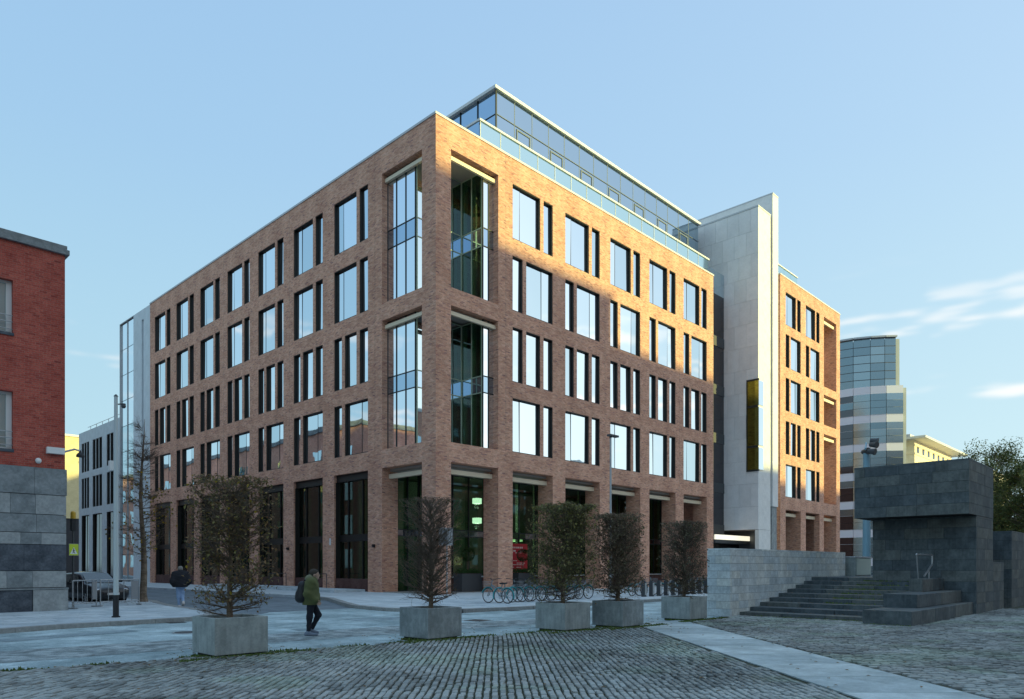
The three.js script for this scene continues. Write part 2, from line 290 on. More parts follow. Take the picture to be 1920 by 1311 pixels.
brickBays(office, FL, LS, BW, 42.6, 27, ROWS, ['wn', 'wn', 'nmn', 'nw'], GT, M.brick, 0, (i) => i === 0 ? 1.2 : 0.6);
// coping, roof, closed back walls and floors (an L of two wings)
mesh('coping', merge([box(-0.05, 31.55, 27, 27.13, -0.65, 0.05), box(-0.05, 0.6, 27, 27.13, -42.6, -0.65)]), M.coping, office);
mesh('roof_deck', merge([box(0.6, 31.4, 26.3, 26.5, -15, -0.6), box(0.6, 15, 26.3, 26.5, -42.5, -15)]), M.roof, office);
mesh('rear_wall', merge([box(15, 31.5, 0, 26.9, -15.3, -15), box(15, 15.3, 0, 26.9, -42.5, -15.3), box(31.2, 31.5, 0, 26.9, -15, -0.62), box(0.6, 15, 0, 26.9, -42.6, -42.3)]), M.farbrick, office);
mesh('floor_slab', merge([8.2, 12.6, 17.1, 21.5].map(y => box(0.61, 31.1, y - 0.15, y + 0.15, -14.9, -5.2)).concat([8.2, 12.6, 17.1, 21.5].map(y => box(0.61, 14.9, y - 0.15, y + 0.15, -42.2, -14.9)))), M.ceiling, office);
// partition that closes the corner rooms
mesh('partition_wall', merge([box(11, 11.2, 8.4, 26.3, -8, -0.61), box(4.2, 11, 8.4, 26.3, -8.2, -8), box(0.62, 4.2, 8.4, 26.3, -8.3, -8.1)]), std(0.5, 0.52, 0.47, 0.9), office);
mesh('corner_soffit', merge([box(1.13, 4.97, 25.52, 26.1, -2.3, -0.6), box(0.6, 1.13, 25.52, 26.1, -5.04, -1.22), box(1.13, 4.0, 25.52, 26.1, -5.04, -2.3), box(4.97, 10.9, 25.5, 25.8, -7.9, -0.62),
  box(1.13, 10.9, 16.75, 17.4, -7.9, -0.61), box(0.61, 1.13, 16.75, 17.4, -7.9, -1.22), box(1.13, 10.9, 7.9, 8.6, -7.9, -0.61), box(0.61, 1.13, 7.9, 8.6, -7.9, -1.22)]), M.ceiling, office);
// recessed corner glazing behind the brick frame (a notch in plan), two storeys high, twice
function glazedScreen(B, axis, at, a, b, y0, y1, bands, divs, mat, out, fm = M.frame) {
  // axis 'x': pane lies in z = at, from x a..b ; axis 'z': pane lies in x = at, from z a..b
  const g = add(new THREE.Group(), 'glazed_screen', B), bx = (p, q, r, s, d0, d1) => axis === 'x' ? box(p, q, r, s, at + d0, at + d1) : box(at + d0, at + d1, r, s, p, q);
  const us = []; for (let i = 0; i <= divs; i++) us.push(a + (b - a) * i / divs);
  const ys = [y0, ...bands, y1], fr = [];
  for (const u of us) fr.push(bx(u - 0.03, u + 0.03, y0, y1, -0.05, 0.05));
  for (const y of ys) for (let i = 0; i < divs; i++) fr.push(bx(us[i] + 0.03, us[i + 1] - 0.03, y - 0.03, y + 0.03, -0.04, 0.04));
  mesh('frame', merge(fr), fm, g);
  for (let j = 0; j < ys.length - 1; j++) for (let i = 0; i < divs; i++) mesh('pane', bx(us[i] + 0.03, us[i + 1] - 0.03, ys[j] + 0.03, ys[j + 1] - 0.03, -0.012, 0.012), (bands.length > 1 && j === 1) ? M.spandrelGlass : mat, g);
  // slim fins inside
  mesh('inner_fin', merge(us.slice(1, -1).concat(us[0] + 0.12).map(u => bx(u - 0.05, u + 0.05, y0, y1, out > 0 ? -0.3 : 0.06, out > 0 ? -0.06 : 0.3))), M.fin, g);
}
for (const [y0, y1, b0, b1] of [[17.62, 25.5, 21.05, 22.15], [8.78, 16.6, 12.2, 13.2]]) {
  glazedScreen(office, 'x', -0.45, 4.06, 5.0, y0, y1, [b0, b1], 2, M.pane, 1);
  glazedScreen(office, 'z', 4.06, -2.3, -0.5, y0, y1, [b0, b1], 2, M.notch, -1, M.fin);
  glazedScreen(office, 'x', -2.3, 0.5, 4.0, y0, y1, [b0, b1], 3, M.paneC, 1, M.fin);
  glazedScreen(office, 'z', 0.45, -5.06, -2.35, y0, y1, [b0, b1], 3, M.pane, -1);
  mesh('cream_lintel', merge([box(1.13, 4.95, y1 - 0.44, y1 - 0.22, -0.38, -0.22), box(0.22, 0.38, y1 - 0.44, y1 - 0.22, -5.04, -1.22)]), M.cream, office);
}
// ground-floor arcade on the right-hand street: soffit, cream lintels, glazing set back
mesh('arcade_soffit', merge([box(0.61, 31.1, 7.5, 7.64, -3.6, -0.61), box(0.61, 3.0, 7.5, 7.64, -5.2, -3.6)]), M.ceiling, office);
for (const s of RS) mesh('cream_lintel', box(s + 0.02, s + BW - 0.02, 7.06, 7.32, -0.75, -0.5), M.cream, office);
mesh('cream_lintel', box(0.5, 0.75, 7.06, 7.32, -5.02, -1.24), M.cream, office);
mesh('lobby_floor', merge([box(0.1, 31.1, 0.1, 0.14, -14.9, -1.35), box(0.62, 14.9, 0.1, 0.14, -42.2, -15)]), std(0.3, 0.3, 0.28, 0.5), office);
mesh('lobby_wall', merge([box(3.2, 31.1, 0.14, 7.9, -11.2, -11), box(8, 8.2, 0.14, 7.9, -42.2, -11.3), box(0.64, 3.0, 0.14, 7.5, -8.5, -8.25)]), M.inside, office);
{
  const xs = [3.05, 7.2, 12.3, 17.4, 22.5, 27.6, 31.1];
  for (let i = 0; i < xs.length - 1; i++) glazedScreen(office, 'x', -3.6, xs[i] + 0.01, xs[i + 1] - 0.01, 1.05, 7.48, [3.6, 4.0], 3, M.dark, 1);
  glazedScreen(office, 'z', 3.0, -5.2, -3.65, 0.16, 7.48, [3.6, 4.0], 2, M.dark, -1); glazedScreen(office, 'x', -5.22, 1.25, 2.95, 0.16, 7.48, [3.6, 4.0], 2, M.dark, 1);
  for (let i = 0; i < xs.length - 1; i++) mesh('plinth_wall', box(xs[i], xs[i + 1], 0.12, 0.98, -3.75, -3.35), M.plinth, office), mesh('plinth_coping', box(xs[i], xs[i + 1], 0.98, 1.05, -3.78, -3.25), M.coping, office);
  for (const s of RS) mesh('pier_coping', box(s + BW - 0.001, s + BW + 1.26 > 31.4 ? 31.49 : s + BW + 1.26, 1.02, 1.1, -1.62, -1.3), M.coping, office);
}
// ground floor of the left-hand street: tall glazing between the piers
LS.slice(1).forEach((t, i) => {
  const g = add(new THREE.Group(), 'shopfront', office), a = t, b = t + BW;
  const fr = [FL.box(a, b, 7.2, GT, -0.5, -0.2), FL.box(a, a + 0.08, 0.9, 7.2, -0.52, -0.12), FL.box(b - 0.08, b, 0.9, 7.2, -0.52, -0.12), FL.box(a + 0.08, b - 0.08, 3.3, 3.75, -0.46, -0.38)];
  const cuts = [a + 0.08, a + 1.1, a + 2.7, b - 0.08];
  for (const c of cuts.slice(1, -1)) fr.push(FL.box(c - 0.035, c + 0.035, 0.9, 3.3, -0.5, -0.34), FL.box(c - 0.035, c + 0.035, 3.75, 7.2, -0.5, -0.34));
  mesh('frame', merge(fr), M.bronze, g);
  for (let k = 0; k < 3; k++) { mesh('pane', FL.box(cuts[k] + 0.035, cuts[k + 1] - 0.035, 0.92, 3.3, -0.43, -0.41), M.dark, g); mesh('pane', FL.box(cuts[k] + 0.035, cuts[k + 1] - 0.035, 3.75, 7.2, -0.43, -0.41), M.dark, g); }
  mesh('inner_fin', merge(cuts.slice(0, 3).map(c => FL.box(c + 0.1, c + 0.2, 0.9, 7.2, -0.8, -0.55))), M.fin, g);
  mesh('stall_riser', FL.box(a, b, 0.1, 0.9, -0.55, -0.1), M.plinth, office);
});
mesh('lobby_divider', merge([20, 30, 40].map(t => FL.box(t, t + 0.15, 0.15, 7.8, -7.8, -0.62))), M.inside, office);
// doorstep and rails on the left-hand street
mesh('entrance_step', box(-2.2, 0, 0.1, 0.26, -14, -6.8), M.paving, office);
mesh('entrance_step', box(-1.6, 0, 0.1, 0.3, -26, -14.02), M.paving, office);
for (const z of [-10.9, -16.2, -21.4]) { // handrails by the doors
  const h = add(new THREE.Group(), 'entrance_handrail', office);
  mesh('rail', merge([bar([-1.5, 1.2, z], [-0.2, 1.2, z], 0.025), bar([-1.5, 0.2, z], [-1.5, 1.2, z], 0.025), bar([-0.2, 0.25, z], [-0.2, 1.2, z], 0.025)]), M.dkgrey, h);
}
mesh('wall_notice', box(-0.03, -0.002, 3.1, 3.55, -10.85, -10.68), M.white, office);
for (const z of [-5.8, -16.2]) mesh('wall_light', merge([box(-0.14, -0.002, 2.85, 3.05, z - 0.07, z + 0.07), box(-0.2, -0.05, 2.95, 3.0, z - 0.05, z + 0.05)]), M.black, office);
// fine vertical movement joints in the brick beside the piers
mesh('movement_joint', merge([FR.box(5.6, 5.615, 8.8, 26.9, -0.01, 0.003), FR.box(15.75, 15.765, 7.7, 26.9, -0.01, 0.003), FR.box(25.9, 25.915, 7.7, 26.9, -0.01, 0.003), FL.box(5.75, 5.765, 8.8, 26.9, -0.01, 0.003), FL.box(16.1, 16.115, 7.7, 26.9, -0.01, 0.003), FL.box(26.6, 26.615, 7.7, 26.9, -0.01, 0.003)]), std(0.2, 0.17, 0.15, 0.9), office);
// penthouse: glass box set back behind a glass balustrade with pale caps
{
  const x0 = 7.75, z0 = -3.0, yT = 33.35, n = 15, pw = (34.2 - x0) / n, r = rng(8);
  for (let i = 0; i < n; i++) {
    const g = add(new THREE.Group(), 'penthouse_bay', office), a = x0 + i * pw, b = a + pw;
    mesh('frame', merge([box(a - 0.03, a + 0.03, 26.6, yT, z0 - 0.06, z0 + 0.02), box(a + 0.03, b - 0.03, 31.75, 31.8, z0 - 0.05, z0 + 0.05), ...(i % 2 ? [box(a + 0.18, a + 0.28, 26.6, 31.6, z0 - 0.03, z0 + 0.05), box(b - 0.28, b - 0.18, 26.6, 31.6, z0 - 0.03, z0 + 0.05), box(a + 0.28, b - 0.28, 31.5, 31.6, z0 - 0.03, z0 + 0.05)] : [])]), i % 2 ? M.pentFrame : M.pentFrame, g);
    for (const [p, q] of [[26.6, 31.75], [31.8, yT]]) { const o = mesh('pane', box(a + 0.03, b - 0.03, p, q, -0.012, 0.012), M.pentGlass, g); o.position.z = z0; o.rotation.y = 0; }
  }
  for (let i = 0; i < 8; i++) {
    const g = add(new THREE.Group(), 'penthouse_bay', office), a = z0 - i * 1.75, b = a - 1.75;
    mesh('frame', merge([box(x0 - 0.07, x0 + 0.06, 26.6, yT, a - 0.03, a + 0.03), box(x0 - 0.05, x0 + 0.05, 31.75, 31.8, b + 0.03, a - 0.03)]), M.frame, g);
    for (const [p, q] of [[26.6, 31.75], [31.8, yT]]) mesh('pane', box(x0 - 0.012, x0 + 0.012, p, q, b + 0.03, a - 0.03), M.spandrelGlass, g);
  }
  mesh('penthouse_roof', merge([box(x0 - 0.25, 34.4, yT, yT + 0.2, -17.2, z0 + 0.2)]), M.white, office);
  mesh('penthouse_wall', merge([box(x0 + 0.3, 34.2, 26.6, yT, -17.1, -16.9), box(34.0, 34.2, 26.6, yT, -16.9, z0 - 0.1), box(x0 + 1.2, 33.9, 26.6, yT, z0 - 2.2, z0 - 2.0), box(x0 + 1.0, x0 + 1.2, 26.6, yT, -16.8, z0 - 2.0)]), M.insideLight, office);
  const bx = 3.93, bz = -0.52;
  for (let i = 0; i < 16; i++) {
    const a = bx + i * 1.725, b = a + 1.7;
    const p = add(new THREE.Group(), 'balustrade_panel', office);
    mesh('pane', box(a + 0.02, b - 0.02, 27.2, 28.55, bz - 0.012, bz + 0.012), M.rail, p); mesh('post', box(a - 0.025, a + 0.02, 26.9, 28.55, bz - 0.03, bz + 0.03), M.galv, p);
  }
  for (let i = 0; i < 3; i++) { const p = add(new THREE.Group(), 'balustrade_panel', office), a = bz - i * 1.7; mesh('pane', box(bx - 0.06, bx - 0.036, 27.2, 28.55, a - 1.65, a - 0.05), M.spandrelGlass, p); mesh('post', box(bx - 0.08, bx - 0.03, 26.9, 28.55, a - 1.7, a - 1.66), M.galv, p); }
  mesh('balustrade_cap', merge([box(bx - 0.1, 31.6, 28.55, 28.67, bz - 0.09, bz + 0.09), box(bx - 0.12, bx + 0.05, 28.55, 28.67, -5.7, bz - 0.09)]), M.white, office);
}
// ---------- stone entrance tower beside the office block ----------
const tower = thing('entrance_tower', 'pale stone slab tower with taller fin and green corner window beside the office block', 'tower');
{
  const r = rng(31);
  // recessed dark glass link
  const ys = [4.6, 8.4, 12.9, 17.3, 21.7, 26.4];
  for (let i = 0; i < ys.length - 1; i++) { const g = add(new THREE.Group(), 'link_glazing', tower); mesh('frame', merge([box(31.55, 35.5, ys[i], ys[i] + 0.9, -1.2, -1.05), box(33.4, 33.46, ys[i] + 0.9, ys[i + 1], -1.16, -1.04)]), M.dkgrey, g); mesh('pane', box(31.55, 33.4, ys[i] + 0.9, ys[i + 1], -1.12, -1.1), M.towerGlassC, g); mesh('pane', box(33.46, 35.5, ys[i] + 0.9, ys[i + 1], -1.12, -1.1), M.towerGlassC, g); }
  mesh('link_wall', merge([box(31.55, 35.5, 0, 26.4, -1.6, -1.25)]), M.inside, tower);
  mesh('link_balustrade', box(31.7, 35.5, 26.4, 28.5, -1.12, -1.09), M.paneC, tower);
  // slab of stone panels: core plus panels proud of it
  const X0 = 35.56, X1 = 38.05, Zf = 2.2, top = 33.8;
  mesh('core', box(X0 + 0.06, X1 - 0.02, 5.0, top - 0.05, -14, Zf - 0.06), std(0.16, 0.15, 0.15, 0.9), tower);
  for (let j = 0; j < 14; j++) { const y0 = 5.0 + j * 2.06, y1 = Math.min(top, y0 + 2.06) - 0.014; let z = Zf; for (let i = 0; i < 12; i++) { const w = (i === 0 ? (j % 2 ? 0.7 : 1.15) : 1.15), z1 = z - w; if (!(y0 > 9.9 && y1 < 18.8 && i === 0)) mesh('stone_panel', box(X0, X0 + 0.06, y0, y1, Math.max(z1, -14) + 0.012, z - (i ? 0 : 0)), r() > 0.5 ? M.slab : M.slabB, tower); z = z1; if (z < -14) break; } }
  for (let j = 0; j < 14; j++) { const y0 = 5.0 + j * 2.06, y1 = Math.min(top, y0 + 2.06) - 0.006; mesh('stone_panel', box(X0 + 0.062, X1, y0, y1, Zf - 0.06, Zf), M.slabWhite, tower); }
  mesh('slab_cap', box(X0 - 0.03, X1 + 0.03, top, top + 0.14, -14, Zf + 0.03), M.coping, tower);
  mesh('base_pier', box(X0 + 0.1, X1, 0.1, 4.98, Zf - 0.35, Zf), M.slabWhite, tower);
  // corner window that wraps the slab's front edge
  const wn = add(new THREE.Group(), 'corner_window', tower);
  mesh('frame', merge([box(X0 - 0.1, X0 + 0.06, 10.2, 10.35, 1.12, Zf + 0.08), box(X0 - 0.1, X0 + 0.06, 18.3, 18.45, 1.12, Zf + 0.08), box(X0 - 0.1, X0 - 0.02, 10.35, 18.3, 1.12, 1.2), box(X0 - 0.08, X0 - 0.02, 12.3, 12.5, 1.2, Zf), box(X0 - 0.08, X0 - 0.02, 15.9, 16.1, 1.2, Zf)]), M.frame, wn);
  for (const [a, b] of [[10.35, 12.3], [12.5, 15.9], [16.1, 18.3]]) { mesh('pane', box(X0 - 0.06, X0 - 0.04, a, b, 1.2, Zf + 0.05), std(0.16, 0.23, 0.08, 0.05, 1), wn); mesh('pane', box(X0 - 0.04, X0 + 0.9, a, b, Zf + 0.05, Zf + 0.07), M.pane, wn); }
  // taller fin behind
  mesh('fin', box(38.3, 39.45, 7.2, 35.9, -17, 2.3), M.slabWhite, tower);
  mesh('fin_base', box(38.35, 39.4, 0.1, 7.2, -17, 2.2), M.stoneB, tower);
  mesh('fin_cap', box(38.28, 39.47, 35.9, 36.02, -17, 2.33), M.coping, tower);
  mesh('gap_infill', box(38.06, 38.29, 0.1, 33.6, -14, 1.2), M.dkgrey, tower);
  // entrance canopy with a lit edge
  const can = add(new THREE.Group(), 'canopy', tower);
  mesh('canopy_slab', box(31.6, 38.25, 3.75, 4.05, -1, 0.15), M.dkgrey, can);
  mesh('light_strip', box(31.6, 38.2, 4.06, 4.48, 0.05, 0.2), std(0.8, 0.8, 0.75, 0.6, 0, { emissive: new THREE.Color().setRGB(0.62, 0.58, 0.44), emissiveIntensity: 1 }), can);
  const li = new THREE.RectAreaLight(new THREE.Color().setRGB(1, 0.94, 0.75), 0.8, 6.5, 0.4); li.position.set(34.9, 4.27, 0.24); li.rotation.y = Math.PI; li.name = 'canopy_light'; can.add(li);
  mesh('entrance_doors', box(31.6, 38.2, 0.12, 3.74, -1.0, -0.9), M.towerGlassC, can);
}
// ---------- second brick wing, one storey higher ----------
const wing = thing('brick_wing', 'taller brick office wing beyond the pale stone tower with two-storey corner openings', 'building');
{
  const st = [46.5, 51.65, 56.7], w = 3.8, rows = [[26.4, 29.75], ...ROWS];
  mesh('brick_pier', box(45.19, 46.5, 0, 31.15, -0.6, 0), M.brick, wing);
  mesh('side_wall', box(45.19, 45.5, 0, 31.15, -15, -0.61), M.brick, wing);
  mesh('rear_wall', merge([box(45.6, 61.2, 7.8, 30.5, -15, -6.2), box(45.6, 61.2, 0.1, 7.8, -15, -4)]), M.inside, wing);
  for (let i = 0; i < 3; i++) {
    const a = st[i], b = a + w, e = i < 2 ? st[i + 1] : 61.62;
    mesh('brick_pier', box(b, e, 0, 31.15, i === 1 ? -2.6 : -0.6, 0), M.brick, wing);
    const open = i < 2 ? rows : [[21.9, 29.75], [17.6, 21], [8.8, 16.57]];
    let y = 31.15; for (const [y0, y1] of open) { mesh('brick_spandrel', box(a, b, y1, y, -0.6, 0), M.brick, wing); y = y0; } mesh('brick_spandrel', box(a, b, 7.5, y, -0.6, 0), M.brick, wing);
    if (i < 2) rows.forEach(([y0, y1], k) => bayWindows(wing, FR, a, b, y0, y1, ['wn', 'nw', 'nw', 'nmn', 'wn'][k], M.brick));
    else for (const [y0, y1] of open) { glazedScreen(wing, 'x', -2.3, a + 0.04, b - 0.04, y0, y1, [], 2, M.pane, 1); mesh('brick_return', box(b, b + 0.3, y0, y1, -2.6, -0.61), M.brick, wing); mesh('cream_lintel', box(a + 0.1, b - 0.1, y1 - 0.55, y1 - 0.25, -0.4, -0.25), M.cream, wing); mesh('opening_soffit', box(a, b, y1 + 0.02, y1 + 0.3, -2.6, -0.61), M.ceiling, wing); }
    mesh('cream_lintel', box(a + 0.02, b - 0.02, 6.9, 7.22, -0.75, -0.5), M.cream, wing);
    glazedScreen(wing, 'x', -2.1, a + 0.04, b - 0.04, 0.15, 7.4, [3.4], 2, M.dark, 1);
    mesh('arcade_return', box(b, b + 0.4, 0.1, 7.5, -2.2, -0.61), M.brick, wing);
  }
  mesh('end_wall', box(61.0, 61.62, 0, 31.15, -15, -0.61), M.brick, wing);
  mesh('coping', box(45.14, 61.67, 31.15, 31.28, -15, 0.05), M.coping, wing);
  for (let i = 0; i < 4; i++) mesh('balustrade_panel', box(44.5 + i * 1.7, 46.15 + i * 1.7, 31.3, 32.7, -0.8, -0.77), M.rail, wing);
  mesh('balustrade_cap', box(44.5, 51.3, 32.7, 32.8, -0.86, -0.7), M.white, wing);
}
// ---------- pale annex, grey block and sunlit house along the left-hand street ----------
{
  const a = thing('white_annex', 'white clad annex with tall glazed bay at the end of the brick block', 'building');
  mesh('clad_wall', merge([FL.box(42.62, 44.3, 0, 27, -0.8, 0), FL.box(44.3, 44.8, 26, 27, -0.8, 0), FL.box(44.3, 44.8, 0, 8, -0.8, 0), FL.box(44.8, 47.06, 0, 27, -0.8, 0)]), M.cladWhite, a);
  mesh('slot_window', FL.box(44.3, 44.8, 8, 26, -0.5, -0.3), M.paneC, a);
  for (let j = 0; j < 10; j++) for (let i = 0; i < 2; i++) mesh('pane', FL.box(47.1 + i * 1.95, 48.98 + i * 1.95, 0.3 + j * 2.66, 2.9 + j * 2.66, -0.14, -0.12), j < 6 ? M.paneC : M.pane, a);
  mesh('frame', merge([FL.box(47.06, 51, 0.1, 26.9, -0.4, -0.2), FL.box(48.99, 49.05, 0.1, 26.9, -0.2, -0.05), FL.box(50.9, 51.05, 0, 27, -0.3, 0.02), FL.box(47.06, 50.9, 26.92, 27, -0.3, 0.02)]), M.galv, a);
  mesh('rear_body', FL.box(42.62, 51, 0, 26.6, -12, -0.85), M.farbrick, a);
  const g = thing('grey_block', 'low pale grey three storey block with triple windows past the white annex', 'building');
  const bays = [[51.9, 55.2], [56.7, 60], [61.2, 64]];
  mesh('pier', FL.box(51.1, 51.9, 0, 17.3, -0.5, 0), M.cladGrey, g); mesh('pier', FL.box(55.2, 56.7, 0, 17.3, -0.5, 0), M.cladGrey, g); mesh('pier', FL.box(60, 61.2, 0, 17.3, -0.5, 0), M.cladGrey, g); mesh('pier', FL.box(64, 65, 0, 17.3, -0.5, 0), M.cladGrey, g);
  for (const [p, q] of bays) {
    let y = 17.3; for (const [y0, y1] of [[12.6, 16], [8.4, 11.9], [0.3, 7.6]]) {
      mesh('beam', FL.box(p, q, y1, y, -0.5, 0), M.cladGrey, g); y = y0; const w = (q - p) / 3;
      if (y1 > 8) for (let k = 0; k < 3; k++) { windowUnit(g, FL, p + k * w + 0.08, p + (k + 1) * w - 0.08, y0, y1, [], [M.paneC, M.towerGlassA]); mesh('mullion', FL.box(p + k * w - 0.08 + (k ? 0 : 0.08), p + k * w + 0.08, y0, y1, -0.4, -0.02), M.cladGrey, g); }
      else windowUnit(g, FL, p, q, y0, y1, [0.5], [M.towerGlassC]);
    }
  }
  mesh('rear_body', FL.box(51.1, 65, 0, 16.9, -12, -0.62), M.farbrick, g);
  mesh('roof_rail', merge([FL.box(51.2, 65, 18.2, 18.24, -1, -0.95), ...[0, 1, 2, 3, 4, 5, 6].map(i => FL.box(51.4 + i * 2.1, 51.44 + i * 2.1, 17.3, 18.2, -1, -0.95))]), M.galv, g);
  const yh = thing('yellow_house', 'sunlit yellow building at the far end of the left-hand street', 'building');
  mesh('wall', box(-6, 16, 9, 21.5, -105, -94), M.yellow, yh); mesh('ground_storey', box(-6, 16, 0, 9, -105, -94.2), M.hoarding, yh); mesh('coping', box(-6.2, 16.2, 21.5, 21.8, -105, -93.8), M.coping, yh);
  for (let j = 0; j < 3; j++) for (let i = 0; i < 5; i++) { const w = add(new THREE.Group(), 'window', yh); mesh('pane', box(-4 + i * 4, -2.2 + i * 4, 10.6 + j * 3.6, 12.6 + j * 3.6, -94.05, -93.98), M.paneC, w); mesh('sill', box(-4.1 + i * 4, -2.1 + i * 4, 10.45 + j * 3.6, 10.6 + j * 3.6, -94.05, -93.85), M.coping, w); }
}
// ---------- red brick building on the left, stone base ----------
{
  const b = thing('red_brick_building', 'red brick building with coursed grey stone base on the left-hand corner', 'building');
  const xr = -18.55, zf = 1.3, r = rng(66);
  const wins = [[-21.4, -20.13, 9.77, 11.6], [-21.4, -20.13, 5.75, 7.75], [-24.6, -23.3, 9.77, 11.6], [-24.6, -23.3, 5.75, 7.75]];
  // wall built round its openings
  const cols = [-45, -24.6, -23.3, -21.4, -20.13, xr];
  for (let i = 0; i < 5; i++) { const open = i === 1 || i === 3 ? [[9.77, 11.6], [5.75, 7.75]] : []; let y = 12.95; for (const [y0, y1] of open) { mesh('brick_wall', box(cols[i], cols[i + 1], y1, y, zf - 0.5, zf), M.red, b); y = y0; } mesh('brick_wall', box(cols[i], cols[i + 1], 5.2, y, zf - 0.5, zf), M.red, b); }
  mesh('side_wall', box(xr - 0.5, xr, 5.2, 12.95, -34, zf - 0.51), M.red, b);
  mesh('rear_body', box(-45, xr - 0.55, 0, 12.7, -34, zf - 0.9), M.inside, b);
  mesh('parapet_cap', merge([box(-45, xr + 0.12, 12.95, 13.12, -34, zf + 0.12), box(-45, xr + 0.06, 13.12, 13.28, -34, zf + 0.05)]), M.stoneA, b);
  for (const [x0, x1, y0, y1] of wins) {
    const w = add(new THREE.Group(), 'window', b);
    mesh('frame', merge([box(x0, x0 + 0.07, y0, y1, zf - 0.35, zf - 0.22), box(x1 - 0.16, x1, y0, y1, zf - 0.35, zf - 0.2), box(x0 + 0.07, x1 - 0.16, y1 - 0.08, y1, zf - 0.35, zf - 0.22), box(x0 + 0.07, x1 - 0.16, y0, y0 + 0.08, zf - 0.35, zf - 0.22), box(x0 + 0.5, x0 + 0.56, y0 + 0.08, y1 - 0.08, zf - 0.34, zf - 0.24)]), M.white, w);
    mesh('pane', box(x0 + 0.07, x1 - 0.16, y0 + 0.08, y1 - 0.08, zf - 0.3, zf - 0.28), std(0.42, 0.5, 0.5, 0.08, 0.6), w);
    mesh('blind', box(x0 + 0.05, x1 - 0.1, y0, y1, zf - 0.48, zf - 0.42), M.white, w);
    mesh('sill', box(x0 - 0.02, x1 + 0.02, y0 - 0.1, y0, zf - 0.4, zf + 0.04), M.stoneD, w);
    mesh('guard_rail', merge([0.15, 0.4, 0.62].map(k => bar([x0, y0 + k, zf - 0.08], [x1, y0 + k, zf - 0.08], 0.015))), M.galv, w);
  }
  // stone courses, each block its own piece
  mesh('base_core', box(-45, xr - 0.03, 0, 5.18, -34, zf - 0.05), M.slateJoint, b);
  const courses = [[4.25, 5.2, 'A', 1.15, 0.05], [3.55, 4.24, 'B', 0.85, 0.03], [2.9, 3.54, 'A', 1.0, 0.03], [2.48, 2.89, 'B', 0.75, 0.03], [1.55, 2.47, 'D', 1.3, 0.03], [0.95, 1.54, 'B', 0.8, 0.03], [0.87, 0.94, 'A', 1.6, 0.1]];
  for (const [y0, y1, m, w, d] of courses) { let x = xr + d; while (x > -28) { const ww = w * (0.8 + r() * 0.5), x0 = x - ww; mesh('stone_block', box(x0 + 0.008, x, y0, y1 - 0.01, zf - 0.4, zf + d + (r() - 0.5) * 0.006), M['stone' + (m === 'B' && r() > 0.7 ? 'A' : m)], b); x = x0; } mesh('stone_course', box(xr - 0.4, xr + d, y0, y1 - 0.01, -34, zf - 0.41), M['stone' + m], b); }
  mesh('stone_block', box(-19.55, xr + 0.08, 0.1, 0.86, zf - 0.4, zf + 0.08), M.stoneB, b);
  for (let i = 0; i < 6; i++) mesh('stone_block', box(-19.56 - (i + 1) * 1.3, -19.57 - i * 1.3, 0.1, 0.86, zf - 0.4, zf + 0.06), M.stoneD, b);
  mesh('wall_light', merge([new THREE.SphereGeometry(0.1, 12, 8).translate(-19.4, 5.42, zf + 0.1), bar([-19.4, 5.4, zf], [-19.4, 5.4, zf + 0.1], 0.04)]), M.white, b);
  // projecting lamp
  const l = thing('wall_lamp', 'pale box and arm with small dark lamp fixed to the red brick corner', 'lamp', -18.9, 1.3);
  mesh('bracket_box', box(-0.25, 0.3, 5.72, 5.94, 0.002, 0.2), M.white, l); mesh('arm', merge([bar([0.3, 5.82, 0.1], [0.62, 5.95, 0.15], 0.035), bar([0.62, 5.95, 0.15], [0.8, 5.9, 0.15], 0.03)]), M.galv, l); mesh('lamp_head', merge([new THREE.SphereGeometry(0.13, 14, 10, 0, 6.3, 0, 1.6).translate(0.8, 5.72, 0.15), cyl(0.13, 0.13, 0.05, 14, 0.8, 5.68, 0.15), cyl(0.05, 0.03, 0.1, 8, 0.8, 5.83, 0.15)]), M.black, l);
}
{ // terrace behind the red building; it shows in the lower windows of the office block
  const b = thing('street_terrace', 'brick terrace along the left-hand street behind the red building', 'building');
  mesh('wall', box(-40, -18.6, 0, 17.2, -112, -35), M.farbrick, b); mesh('parapet', box(-40, -18.4, 17.2, 17.7, -112.1, -34.9), M.stoneA, b);
  const g = box(-0.02, 0.1, 0, 2.1, -0.8, 0.8); for (let i = 0; i < 15; i++) for (let y = 1.5; y < 15; y += 3.8) { const w = mesh('window', g, M.paneC, b); w.position.set(-18.62, y, -38 - i * 5); }
}
// ---------- buildings across the plaza, behind the camera: they shade the square and show in the windows ----------
{
  const list = [[-95, -30, 38, 84], [-29.5, 40, 39.8, 80], [40.4, 54, 36.9, 80], [54.4, 69.6, 33.5, 80], [70, 101, 25.8, 80], [101.5, 150, 27, 82]];
  const lab = ['long dark brick block facing the plaza at the far left', 'tall brick block across the plaza opposite the office corner', 'narrow brick block across the plaza between two wider blocks', 'stepped down brick block across the plaza opposite the stone tower', 'low brick block across the plaza opposite the brick wing', 'plain brick block at the far right end across the plaza'];
  list.forEach(([x0, x1, h, z], k) => {
    const b = thing('opposite_block', lab[k], 'building', 0, 0, 0, 'blocks across the plaza');
    mesh('wall', box(x0, x1, 0, h, z, z + 14), M.farbrick, b); mesh('parapet', box(x0 - 0.1, x1 + 0.1, h - 0.6, h, z - 0.15, z + 14.1), M.coping, b);
    const n = Math.floor((x1 - x0) / 6), g = box(-1.5, 1.5, 0, 2.2, -0.15, 0.02);
    for (let i = 0; i < n; i++) for (let y = 2; y < h - 4; y += 4) { const w = mesh('window', g, M.paneC, b); w.position.set(x0 + (i + 0.5) * (x1 - x0) / n, y, z); }
  });
}
